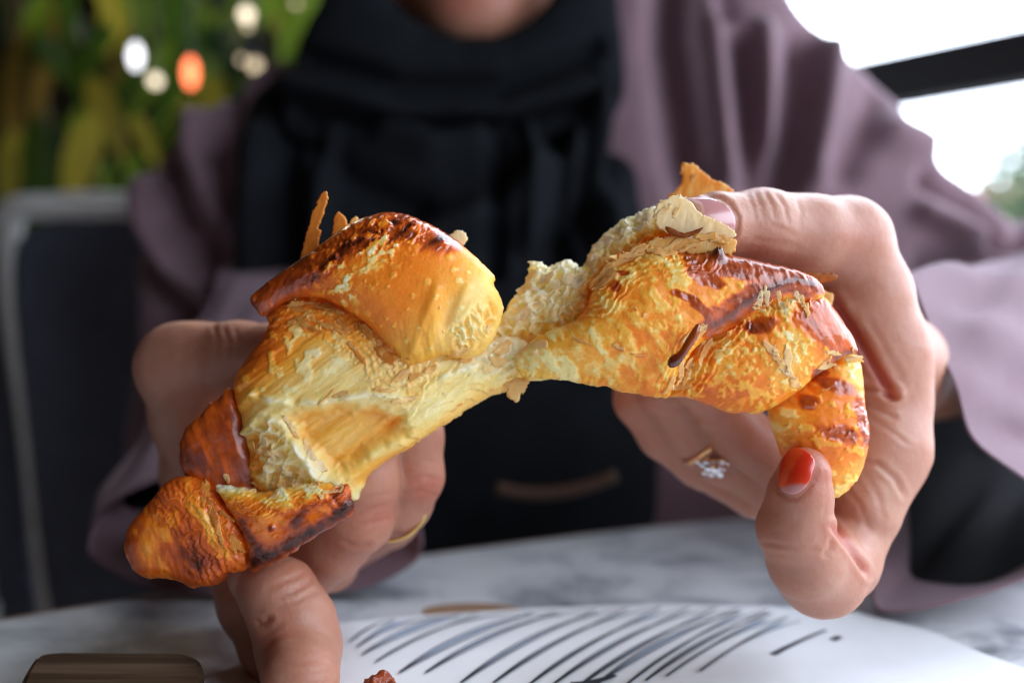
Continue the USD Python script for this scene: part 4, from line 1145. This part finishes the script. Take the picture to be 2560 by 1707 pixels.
tip_poly = C2([(440, 575), (375, 650), (300, 730), (245, 805), (222, 880), (236, 950), (268, 1012), (330, 1058), (395, 1050), (440, 1050), (500, 1062), (545, 1105), (620, 1088), (700, 1078), (722, 1030), (760, 1022), (805, 1018), (832, 985), (825, 840), (750, 720), (640, 610), (540, 560)])
TIPSEAM = C2([(560, 560), (640, 620), (740, 740), (820, 860), (832, 1000)])
def tip_brown(x, y):
    b = .60 + .34 * (n2(x, y, 40, 91, 4) - .5) + .10 * (n2(x, y, 10, 92, 3, 75, 3) - .5)
    b -= .22 * blob(x, y, 395, 1345, 30, 60, 20) + .16 * blob(x, y, 555, 1320, 40, 110, -25)
    hT, eT = lam(x, y, TIPSEAM, 15, 98, 1.5, 0, 130)
    b += .10 * hT - .13 * eT
    b += .22 * blob(x, y, 510, 1385, 40, 50, 10) + .16 * blob(x, y, 560, 1440, 60, 20)
    b -= .16 * patches(x, y, 20, 93, .6, 70, 2) - .1 * blob(x, y, 340, 1350, 30, 80)
    return b
seg('tip', tip_poly, 0, front=.62, back=.7, hmax=12, disp=lambda x, y: 1.8 * (n2(x, y, 60, 94, 3) - .5) + .55 * lam(x, y, TIPSEAM, 15, 98, 1.5, 0, 130)[0] + .55 * (n2(x, y, 13, 95, 3, 75, 3.5) - .5) + .7 * np.clip(ridged(x, y, 40, 96, 3, 70, 2.5), -1, 1) * blob(x, y, 560, 1320, 60, 120, -25), brown=tip_brown,
    gloss=lambda x, y: .12 + .3 * n2(x, y, 40, 97), edge=5, esize=18, seed=11, label='rounded brown end of the left half')

# ---- right half: white torn crumb
fluff_poly = C3([(20, 1010), (30, 960), (110, 925), (170, 900), (200, 850), (225, 790), (290, 715), (322, 690), (318, 605), (350, 590), (430, 625), (470, 592), (540, 590), (572, 630), (605, 590), (615, 545), (680, 468), (760, 408), (830, 372), (930, 328), (1000, 300),
                 (1050, 272), (1105, 300), (1145, 355), (1230, 372), (1310, 402), (1330, 470), (1335, 520), (1310, 580), (1100, 640), (900, 760), (700, 900), (520, 960), (340, 990), (200, 1030)])
def fluff_brown(x, y):
    b = .0 + .06 * (n2(x, y, 30, 101, 4) - .5) + .07 * (1 - foam(x, y, 20, 107, .3, -38, 1.5))
    b += .10 * sm(-40, 120, (x - 1500) * .45 + (y - 690)) + .08 * sm(800, 860, y)
    d, t = dline(x, y, C3([(620, 760), (700, 640), (860, 545), (1000, 500), (1200, 480), (1320, 480)]))
    lay = sm(0, 60, (x - 1500) * .5 + (y - 665))
    b += .22 * np.exp(-(d / 38) ** 2) + .22 * sm(560, 640, y) * sm(1540, 1640, x)
    b += .10 * (n2(x, y, 9, 102, 3, -38, 4) - .5)
    b += .42 * blob(x, y, 1690, 575, 34, 9, 12) + .30 * blob(x, y, 1745, 575, 24, 6, -30) + .3 * blob(x, y, 1838, 595, 8, 30)
    return b
seg('torn_crumb', fluff_poly, 9, front=.62, back=.7, hmax=14,
    disp=lambda x, y: 2.6 * (n2(x, y, 40, 103, 4) - .5) + 2.0 * foam(x, y, 20, 107, .3, -38, 1.5) + .9 * (n2(x, y, 9, 105, 3) - .5) - .8
    - 2.0 * blob(x, y, 1465, 660, 40, 30) + 1.2 * lam(x, y, C3([(560, 860), (640, 740), (760, 640), (900, 580), (1330, 560)]), 16, 108, 1.0, 0, 90)[0],
    brown=fluff_brown, gloss=lambda x, y: 0 * x, edge=12, esize=18, seed=13, label='white fluffy torn crumb of the right half')
# ---- right half: first turn with the glaze
main_poly = C3([(330, 980), (420, 930), (520, 900), (600, 830), (625, 750), (690, 650), (780, 600), (860, 562), (960, 545), (1100, 568), (1220, 556), (1330, 568), (1420, 590), (1520, 612), (1640, 640), (1740, 690), (1780, 760), (1700, 800), (1560, 800), (1450, 830), (1340, 900),
                (1250, 960), (1160, 985), (1110, 1040), (1060, 1110), (1020, 1180), (1005, 1268), (940, 1258), (880, 1252), (800, 1235), (740, 1228), (690, 1200), (640, 1212), (560, 1190), (480, 1172), (340, 1170), (270, 1150), (240, 1080)])
seam1 = C3([(1690, 705), (1600, 690), (1500, 715), (1400, 770), (1320, 820), (1250, 880), (1200, 905)])
glz = C3([(1200, 580), (1350, 600), (1480, 640), (1560, 680)])
def main_t(x, y):
    d, t = dline(x, y, C3([(1150, 575), (1330, 600), (1500, 640), (1600, 670)]))
    d1, t1 = dline(x, y, seam1)
    n = n2(x, y, 26, 111, 4, 30, 2.0)
    core = np.minimum(d / (46 + 30 * (n - .5)), d1 / (34 + 44 * (n - .5)) )
    patch = np.maximum.reduce([blob(x, y, 1745, 700, 60, 22, 18), blob(x, y, 1690, 745, 44, 12, 20), blob(x, y, 1735, 775, 50, 14, 40), .8 * blob(x, y, 1530, 720, 14, 20), .8 * blob(x, y, 1550, 690, 20, 8)])
    tt = np.clip(sm(1.35, .75, core + .6 * (n2(x, y, 9, 112, 3, 25, 3) - .5)) + sm(.35, .6, patch + .5 * (n2(x, y, 12, 113, 3, 25, 2) - .5)), 0, 1)
    return tt, d1
def main_brown(x, y):
    tt, d1 = main_t(x, y)
    b = .40 + .16 * (n2(x, y, 44, 114, 4, -20, 1.6) - .5) + .09 * (n2(x, y, 9, 115, 3, 15, 3) - .5)
    b -= .09 * sm(1580, 1420, x + .5 * (y - 800))
    b -= .09 * sm(880, 930, y + .1 * (1700 - x)) * sm(1640, 1500, x)
    b += .05 * sm(870, 960, y)
    b = np.maximum(b, .2)
    b -= .13 * patches(x, y, 22, 116, .56, 60, 1.5) + .08 * patches(x, y, 9, 127, .58, 60, 1.5) + .05 * patches(x, y, 48, 117, .55, 70, 1.5)
    hL, eL = lam(x, y, C3([(620, 760), (700, 640), (860, 555), (1100, 560)]), 15, 125, 1.1, 0, 80)
    b = np.maximum(b, .12) + .08 * hL - .10 * eL
    hS, eS = lam(x, y, seam1 + C3([(1120, 1000), (1070, 1100), (1020, 1200)]), 13, 126, 1.0, 6, 60)
    b += (.05 * hS - .12 * eS) * sm(800, 850, y)
    b = b * (1 - tt) + tt * (.70 + .34 * (n2(x, y, 16, 118, 4, 25, 3) - .5))
    b += .18 * np.exp(-(d1 / 9) ** 2)
    b += .3 * blob(x, y, 1783, 645, 22, 16) 
    return b
def main_disp(x, y):
    tt, d1 = main_t(x, y)
    o = (1 - tt) * (.20 * patches(x, y, 22, 116, .56, 60, 1.5, .07) + .2 * patches(x, y, 48, 117, .55, 70, 1.5, .08) + .15 * (n2(x, y, 12, 119, 3, 10, 2) - .5))
    o += .5 * lam(x, y, C3([(620, 760), (700, 640), (860, 555), (1100, 560)]), 15, 125, 1.1, 0, 80)[0] + .6 * lam(x, y, seam1 + C3([(1120, 1000), (1070, 1100), (1020, 1200)]), 13, 126, 1.0, 6, 60)[0] * sm(800, 850, y) + 1.2 * (n2(x, y, 60, 120, 3, -30, 1.5) - .5)
    o += .3 * np.exp(-(d1 / 12) ** 2) + tt * .9 * (n2(x, y, 16, 121, 4, 70, 2.8) - .5)
    o += 3.0 * blob(x, y, 1784, 643, 17, 13)
    lowl = sm(860, 920, y) * sm(1660, 1560, x)
    o += lowl * (-1.2 + .9 * (n2(x, y, 18, 122, 3, 15, 4) - .5))
    o += 1.0 * sm(1400, 1600, x) * (n2(x, y, 30, 123, 3, 65, 3) - .5) * sm(800, 860, y) * (1 - tt)
    return o
seg('first_turn', main_poly, -1, front=.66, back=.6, hmax=20, disp=main_disp, brown=main_brown, gloss=lambda x, y: .14 + .7 * main_t(x, y)[0], edge=3, esize=14, seed=15, res=.26)
# ---- right half: second turn
sec_poly = C3([(1000, 1265), (1010, 1180), (1060, 1080), (1120, 1010), (1200, 950), (1260, 890), (1340, 820), (1430, 765), (1520, 720), (1620, 705), (1700, 720), (1765, 780), (1830, 865), (1888, 945), (1915, 1010), (1926, 1060), (1880, 1050), (1800, 1085), (1720, 1140), (1650, 1208),
               (1580, 1262), (1500, 1310), (1420, 1345), (1370, 1330), (1310, 1342), (1230, 1312), (1100, 1262), (1040, 1255)])
seam2 = C3([(1915, 1030), (1850, 1035), (1760, 1085), (1690, 1140)])
def sec_t(x, y):
    n = n2(x, y, 26, 131, 4, 60, 2.0)
    d1, t1 = dline(x, y, C3([(1680, 870), (1760, 920), (1820, 990)]))
    d2, t2 = dline(x, y, C3([(1580, 690), (1660, 740), (1740, 830), (1760, 850)]))
    d3, t3 = dline(x, y, seam2)
    patch = np.maximum(blob(x, y, 1878, 815, 46, 24, -15), .9 * blob(x, y, 1800, 825, 22, 10, -40))
    core = np.minimum.reduce([d1 / (60 + 50 * (n - .5)), d2 / (20 + 24 * (n - .5)), d3 / (16 + 20 * (n - .5))])
    tt = np.clip(sm(1.3, .7, core + .7 * (n2(x, y, 9, 132, 3, 55, 3) - .5)) * .9 + sm(.35, .6, patch + .4 * (n2(x, y, 12, 133, 3) - .5)), 0, 1)
    return tt, d3
def sec_brown(x, y):
    tt, d3 = sec_t(x, y)
    b = .42 + .14 * (n2(x, y, 40, 134, 4) - .5)
    b -= .22 * blob(x, y, 1935, 760, 70, 26, -8) + .22 * blob(x, y, 1945, 900, 40, 60, 30) + .2 * blob(x, y, 1700, 930, 30, 80, 30)
    b += .10 * blob(x, y, 1800, 980, 120, 40)
    b -= .18 * patches(x, y, 20, 135, .56) + .10 * patches(x, y, 40, 136, .56)
    hS, eS = lam(x, y, C3([(1020, 1200), (1120, 1020), (1250, 900)]), 14, 141, 1.2, 0, 70)
    b += .06 * hS - .12 * eS
    b = b * (1 - tt) + tt * (.66 + .36 * (n2(x, y, 14, 137, 4, 60, 3) - .5))
    b += .16 * np.exp(-(d3 / 8) ** 2) + .16 * blob(x, y, 1878, 818, 34, 16, -15)
    return b
seg('second_turn', sec_poly, 3, front=.72, back=.6, hmax=18, brown=sec_brown, gloss=lambda x, y: .14 + .62 * sec_t(x, y)[0],
    disp=lambda x, y: (1 - sec_t(x, y)[0]) * (.2 * patches(x, y, 20, 135, .56) + .25 * patches(x, y, 40, 136, .56)) + .8 * lam(x, y, C3([(1020, 1200), (1120, 1020), (1250, 900)]), 14, 141, 1.2, 0, 70)[0] + 1.0 * (n2(x, y, 50, 138, 3) - .5) + .6 * (n2(x, y, 16, 139, 4, 60, 3) - .5)
    + 1.8 * (foam(x, y, 20, 140, .3, 80, 2) - .6) * (blob(x, y, 1935, 758, 80, 28, -8) + .7 * blob(x, y, 1700, 930, 34, 80, 30)) + .6 * np.exp(-(sec_t(x, y)[1] / 10) ** 2), edge=3.5, esize=13, seed=17, res=.26)
# ---- right half: end
end_poly = C3([(1500, 1310), (1560, 1262), (1640, 1200), (1700, 1130), (1790, 1060), (1890, 1020), (1926, 1060), (1940, 1130), (1944, 1290), (1966, 1410)]) + C4([(1497, 500), (1500, 560), (1482, 680), (1452, 755), (1400, 820), (1342, 868), (1240, 860), (1120, 760), (1080, 640), (1050, 545), (1020, 440)])
def end_t(x, y):
    n = n2(x, y, 20, 151, 4, 20, 1.5)
    pt = np.maximum.reduce([blob(x, y, 2060, 960, 50, 22, 20), blob(x, y, 2130, 1045, 24, 70, -15), .9 * blob(x, y, 2060, 1075, 60, 26, 10), .8 * blob(x, y, 1995, 1000, 30, 24), blob(x, y, 2040, 930, 18, 12)])
    return sm(.3, .65, pt + .8 * (n - .5))
def end_brown(x, y):
    t = end_t(x, y)
    b = .45 + .16 * (n2(x, y, 30, 152, 4) - .5) - .16 * blob(x, y, 1950, 1040, 40, 80, 10) - .14 * sm(1120, 1200, y) - .26 * blob(x, y, 2110, 925, 40, 50)
    b -= .14 * patches(x, y, 18, 153, .56)
    b += .05 * blob(x, y, 1980, 1130, 60, 40)
    b += .12 * sm(2050, 2150, x) * sm(1150, 1230, y)
    return b * (1 - t) + t * (.68 + .24 * (n2(x, y, 12, 154, 3) - .5))
seg('end_turn', end_poly, 8, front=.8, back=.7, hmax=16, brown=end_brown, gloss=lambda x, y: .16 + .8 * end_t(x, y),
    disp=lambda x, y: .3 * patches(x, y, 18, 153, .56) + .9 * (n2(x, y, 40, 155, 3) - .5) + .35 * (n2(x, y, 12, 156, 3, 0, 2.5) - .5) + .6 * np.clip(ridged(x, y, 18, 157, 3, 5, 3), -1, 1) * sm(1130, 1190, y), edge=2.5, esize=14, seed=19, label='curved brown end of the right half')

# ---- thin loose flakes and shards with a shape of their own
def sheet(name, poly, dep, b0, tilt=(0, 0), hm=.5, gl=.1, seed=1, bend=None, label=None, vary=.25, edge=3):
    m, pr = relief(poly, dep, front=1, back=.3, hmax=hm, res=.25, smooth=1, edge=edge, esize=9, seed=seed, tilt=tilt, form=bend,
                   brown=lambda x, y: b0 + vary * (n2(x, y, 14, seed + 40, 4, 100, 2.5) - .5), gloss=lambda x, y: 0 * x + gl, disp=lambda x, y: .4 * (n2(x, y, 18, seed + 41, 3, 100, 2) - .5))
    obj(name, m, flake_mat if hm < 1.5 else pastry, cro, prim={k: np.clip(v, 0, 1) for k, v in pr.items()}, label=label)
    SOLID.append(m)
sheet('loose_flake', C1([(1070, 520), (1090, 450), (1120, 330), (1148, 245), (1180, 180), (1206, 150), (1221, 168), (1202, 240), (1180, 300), (1163, 340), (1185, 350), (1168, 425), (1150, 500)]), 3, .50, hm=.6, seed=1, edge=6, label='tall orange flake standing on the left half')
sheet('loose_flake', C1([(1225, 420), (1240, 350), (1252, 258), (1275, 256), (1305, 288), (1312, 330), (1300, 380)]), 6, .42, hm=.6, seed=2)
sheet('loose_flake', C1([(1290, 370), (1310, 325), (1345, 276), (1366, 282), (1356, 320), (1340, 360)]), 8, .25, hm=.6, seed=3)
sheet('loose_flake', C1([(1790, 380), (1820, 360), (1850, 344), (1884, 348), (1898, 388), (1880, 425), (1850, 420)]), 6, .06, hm=.8, seed=4, edge=9)
sheet('loose_flake', C1([(2060, 1100), (2100, 1115), (2088, 1160), (2120, 1180), (2148, 1178), (2150, 1150), (2178, 1140), (2205, 1085), (2160, 1060)]), 2, .2, hm=.8, seed=5, edge=9, label='ragged crumb hanging under the bridge')
sheet('loose_flake', C3([(990, 330), (985, 285), (1050, 245), (1072, 180), (1060, 118), (1100, 112), (1142, 124), (1192, 190), (1262, 212), (1330, 250), (1300, 290), (1130, 310)]), 16, .34, hm=1.4, seed=6, vary=.6, edge=8, label='golden flake rising above the thumb')
sheet('loose_flake', C3([(1480, 640), (1560, 640), (1650, 650), (1740, 652), (1832, 655), (1826, 690), (1740, 700), (1650, 720), (1560, 710)]), 6, .60, hm=.9, gl=.9, seed=7, label='pointed glazed flake at the right')
sheet('loose_flake', C3([(1680, 720), (1730, 705), (1770, 745), (1812, 752), (1806, 800), (1786, 858), (1740, 800), (1700, 770)]), 11, .24, hm=.8, seed=8)
sheet('loose_flake', [(1630, 515), (1690, 486), (1722, 499), (1746, 534), (1792, 552), (1836, 574), (1842, 592), (1780, 606), (1700, 596), (1640, 570)], -4.2, .07, hm=.45, seed=9, vary=.12, edge=7, label='pale flake lying over the thumb nail')
sheet('crust_layer', C3([(640, 690), (720, 590), (840, 520), (960, 480), (1100, 455), (1240, 450), (1330, 480), (1325, 560), (1230, 552), (1100, 565), (960, 550), (800, 600), (700, 660)]), -3.5, .28, hm=1.2, seed=10, vary=.35, edge=12)
sheet('crust_layer', C3([(980, 420), (1010, 425), (1060, 455), (1120, 450), (1172, 425), (1165, 445), (1110, 475), (1050, 478), (990, 450)]), -5.5, .70, hm=.7, seed=12, vary=.3, edge=4)
# the dark run of glaze
m, pr = relief(C3([(1130, 905), (1160, 895), (1150, 960), (1110, 1020), (1075, 1075), (1045, 1110), (1010, 1120), (992, 1095), (1010, 1055), (1050, 1040), (1085, 980)]), -12.6, front=.8, back=.6, hmax=3, res=.22, seed=2,
               brown=lambda x, y: .80 + .14 * sm(860, 910, y), gloss=lambda x, y: 0 * x + 1)
obj('glaze_drip', m, pastry, cro, prim={k: np.clip(v, 0, 1) for k, v in pr.items()}, label='dark run of glaze on the right half')

# ---- small flakes lying on the skin, one by one
allv = np.concatenate([np.array(m.vertices) for m in SOLID])
alln = np.concatenate([np.array(m.vertex_normals) for m in SOLID])
fr = alln[:, 1] < .1
allv, alln = allv[fr], alln[fr]
apx = np.stack(to_px(allv), -1)
kd = cKDTree(apx)
fr_rng = np.random.default_rng(5)
def surf(x, y):
    i = kd.query_ball_point((x, y), 5)
    if not i:
        return None
    j = min(i, key=lambda q: allv[q, 1])
    return allv[j], alln[j]
def shard(x, y, size, b, lift=.35, ang=None):
    s = surf(x, y)
    if s is None:
        return
    c, n = s
    n = n + fr_rng.normal(size=3) * .35 * lift / .35; n /= np.linalg.norm(n)
    a = fr_rng.uniform(0, 6.28) if ang is None else math.radians(ang) + fr_rng.normal() * .35
    t = np.array([math.cos(a), 0, -math.sin(a)]); t = t - n * (t @ n); t /= np.linalg.norm(t)
    w = np.cross(n, t)
    L, W = size * fr_rng.uniform(.7, 1.5), size * fr_rng.uniform(.3, .8)
    k = 9
    th_ = np.linspace(0, 2 * math.pi, k, endpoint=False)
    r = fr_rng.uniform(.55, 1.15, k)
    q = np.stack([np.cos(th_) * r, np.sin(th_) * r], -1)
    cur = fr_rng.uniform(-.25, .5)
    rim = c + n * (.00012) + t * (q[:, :1] * L) + w * (q[:, 1:] * W) + n * (cur * L * q[:, :1] ** 2) + n * (lift * L * .4 * (q[:, :1] + .6).clip(0))
    top = c + n * .0003
    bot = rim - n * .00018
    v = np.concatenate([rim, bot, [top], [c - n * .0002]])
    f = []
    for i in range(k):
        j = (i + 1) % k
        f += [(2 * k, i, j), (2 * k + 1, k + j, k + i), (i, k + i, j), (j, k + i, k + j)]
    obj('flake', trimesh.Trimesh(v, np.array(f), process=False), flake_mat, cro, smooth=False, prim={'brown': np.clip(np.full(len(v), b) + fr_rng.normal(size=len(v)) * .05, 0, 1), 'gloss': np.full(len(v), .1)})
def along_line(pts, n, size, b, jit=8, ang=None, lift=.35):
    p = np.asarray(pts, float)
    cum = np.concatenate([[0], np.cumsum(np.linalg.norm(np.diff(p, axis=0), axis=1))])
    for s in np.sort(fr_rng.uniform(0, cum[-1], n)):
        x, y = np.interp(s, cum, p[:, 0]), np.interp(s, cum, p[:, 1])
        shard(x + fr_rng.normal() * jit, y + fr_rng.normal() * jit, size * fr_rng.uniform(.6, 1.3), b + fr_rng.normal() * .04, lift, ang)
# ragged thin leaves of pastry that lift off the surface
def leaf_on(x, y, L, W, ang, b, lift=.3, gap=.25):
    s = surf(x, y)
    if s is None:
        return
    c, n = s
    if n[1] > -.15:
        return
    k = 16
    th_ = np.linspace(0, 2 * math.pi, k, endpoint=False)
    r = fr_rng.uniform(.6, 1.15, k)
    a = math.radians(ang)
    u, v = np.cos(th_) * L * r, np.sin(th_) * W * r
    pts = np.stack([x + np.cos(a) * u - np.sin(a) * v, y + np.sin(a) * u + np.cos(a) * v], -1)
    tx, tz = -n[0] / n[1], -n[2] / n[1]
    tx, tz = np.clip(tx + lift * .4 * fr_rng.normal(), -2, 2), np.clip(tz + lift * .4 * fr_rng.normal(), -2, 2)
    cd = (c[1] - D) * 1e3
    kk = c[1] / D
    m, pr = relief(pts, 0, front=1, back=.4, hmax=.13, res=.36, smooth=1, edge=5, esize=9, seed=int(fr_rng.integers(1000)), brown=lambda X, Y: b + .2 * (n2(X, Y, 12, 3, 3, ang, 3) - .5), gloss=lambda X, Y: 0 * X + .1)
    v_ = np.array(m.vertices)
    lx, ly, lz = v_[:, 0] - (x - 1280) * 1e-4, v_[:, 1] - D, v_[:, 2] - CAM_Z + (y - 853.5) * 1e-4
    R2 = (np.cos(a) * lx - np.sin(a) * lz) / (L * 1e-4)
    px = np.stack([x + lx / 1e-4, y - lz / 1e-4], -1)
    dd_, ii = kd.query(px, k=10)
    yy = allv[ii, 1]
    ok = np.abs(yy - c[1]) < .0035
    plane = c[1] + tx * lx * kk + tz * lz * kk
    sy_ = np.where(ok.any(1), np.where(ok, yy, np.inf).min(1), plane)
    sy_ = np.where(np.isfinite(sy_), sy_, plane)
    nb = cKDTree(px).query(px, k=min(14, len(px)))[1]
    for _ in range(3):
        sy_ = sy_[nb].mean(1)
    w = np.stack([c[0] + lx * kk, sy_ - gap * 1e-3 * .35 + ly * .8 - lift * 7e-4 * np.clip(R2 + .2, 0, 2) ** 2, c[2] + lz * kk], -1)
    obj('flake', trimesh.Trimesh(w, m.faces, process=False), flake_mat, cro, prim={q: np.clip(z, 0, 1) for q, z in pr.items()})
def leaves_on(pts, n, L, W, ang, b, jit=10, lift=.3):
    p = np.asarray(pts, float)
    cum = np.concatenate([[0], np.cumsum(np.linalg.norm(np.diff(p, axis=0), axis=1))])
    for s in np.linspace(cum[-1] * .04, cum[-1] * .96, n) + fr_rng.normal(size=n) * cum[-1] / n * .3:
        x, y = np.interp(s, cum, p[:, 0]), np.interp(s, cum, p[:, 1])
        a = ang if ang is not None else math.degrees(math.atan2(np.interp(s + 5, cum, p[:, 1]) - y, np.interp(s + 5, cum, p[:, 0]) - x))
        leaf_on(x + fr_rng.normal() * jit, y + fr_rng.normal() * jit, L * fr_rng.uniform(.6, 1.4), W * fr_rng.uniform(.6, 1.4), a + fr_rng.normal() * 12, b + fr_rng.normal() * .04, lift)
leaves_on(C1([(1020, 715), (1140, 700), (1280, 755), (1400, 830), (1520, 950)]), 9, 34, 9, None, .36, 8)
leaves_on(C1([(950, 800), (1080, 790), (1250, 830), (1400, 930)]), 8, 30, 9, None, .34, 12)
leaves_on(C1([(1560, 1070), (1680, 1050), (1800, 1010), (1930, 1000)]), 5, 34, 9, -20, .18, 10, .4)
leaves_on(C1([(1200, 1165), (1330, 1130), (1460, 1125), (1600, 1160)]), 4, 40, 6, None, .18, 6, .3)
leaves_on(C1([(1990, 990), (2080, 930), (2160, 910), (2250, 930)]), 4, 40, 12, -20, .12, 10, .5)
leaves_on(C2([(960, 270), (1060, 360), (1130, 450), (1190, 550)]), 5, 26, 9, 55, .08, 8, .5)
leaves_on(C2([(850, 400), (900, 470), (950, 540), (1050, 570)]), 7, 22, 10, 30, .08, 12, .7)
leaves_on(C2([(850, 640), (980, 620), (1120, 610), (1260, 600)]), 7, 22, 8, None, .18, 8, .5)
leaves_on(C2([(590, 620), (660, 720), (740, 830), (790, 930)]), 7, 34, 9, None, .42, 10, .4)
leaves_on(C3([(640, 700), (760, 590), (900, 530), (1100, 500), (1280, 500)]), 10, 34, 9, None, .22, 10, .5)
leaves_on(C3([(640, 560), (740, 450), (880, 380), (1020, 330)]), 9, 26, 12, -40, .0, 10, .7)
leaves_on(C3([(260, 800), (350, 700), (480, 680), (580, 720)]), 8, 24, 12, -30, .03, 14, .7)
leaves_on(C3([(1150, 930), (1090, 1030), (1040, 1140), (1010, 1230)]), 7, 30, 8, None, .20, 6, .5)
leaves_on(C3([(1200, 980), (1130, 1060), (1090, 1150), (1060, 1220)]), 7, 26, 8, None, .20, 10, .5)
leaves_on(C3([(1420, 800), (1520, 780), (1620, 780), (1700, 790)]), 7, 20, 8, 80, .14, 8, .5)
leaves_on(C3([(1500, 1000), (1560, 1070), (1600, 1150), (1650, 1190)]), 6, 30, 11, None, .10, 6, .5)
leaves_on(C3([(1730, 1120), (1820, 1070), (1900, 1060)]), 4, 26, 9, None, .16, 6, .5)
leaves_on(C3([(380, 960), (520, 930), (640, 1000), (780, 1040), (860, 1080)]), 4, 26, 8, 15, .26, 14, .3)
along_line(C1([(1000, 690), (1130, 672), (1300, 735), (1430, 828), (1560, 960), (1620, 1015)]), 4, 0.00079, .32)
along_line(C1([(1120, 720), (1250, 760), (1000, 850), (900, 930)]), 3, 0.00086, .42, 18)
along_line(C2([(830, 350), (850, 480), (870, 620), (760, 620), (800, 700)]), 4, 0.00101, .2, 16)
along_line(C2([(900, 590), (1050, 590), (1200, 580), (1310, 575)]), 3, 0.00122, .12, 20, 60)
along_line(C1([(1500, 1100), (1600, 1060), (1700, 1050), (1620, 1100)]), 3, 0.00094, .14, 12)
along_line(C1([(1760, 850), (1800, 800), (1870, 690), (1950, 700)]), 3, 0.00086, .12, 14)
along_line(C1([(2000, 980), (2100, 880), (2200, 900), (2150, 1000)]), 4, 0.00122, .06, 22)
along_line(C1([(1780, 1250), (2000, 1150), (2180, 1085)]), 3, 0.00072, .2, 6)
along_line(C3([(320, 640), (430, 640), (560, 640), (640, 540), (760, 430), (930, 350), (1050, 300)]), 9, 0.00122, .05, 14, -30, .6)
along_line(C3([(230, 860), (330, 780), (480, 780), (560, 860)]), 5, 0.00115, .10, 24, -40)
along_line(C3([(640, 740), (720, 640), (860, 560), (1000, 520), (1150, 540)]), 5, 0.00115, .30, 14, -25)
along_line(C3([(620, 800), (760, 760), (900, 740), (820, 900), (950, 960)]), 3, 0.00086, .24, 26)
along_line(C3([(1170, 910), (1120, 1000), (1060, 1100), (1020, 1230)]), 4, 0.00101, .18, 9, 115)
along_line(C3([(1150, 1050), (1220, 960), (1300, 920), (1250, 1050)]), 4, 0.00101, .2, 18, 100)
along_line(C3([(1440, 790), (1540, 770), (1640, 790), (1560, 830)]), 4, 0.00094, .18, 12, 95)
along_line(C3([(1490, 990), (1570, 1090), (1640, 1195)]), 3, 0.00108, .16, 8)
along_line(C3([(1700, 1150), (1800, 1090), (1890, 1060), (1760, 1180)]), 3, 0.00101, .22, 12)
along_line(C3([(1060, 200), (1100, 140), (1200, 200)]), 3, 0.00094, .2, 10)
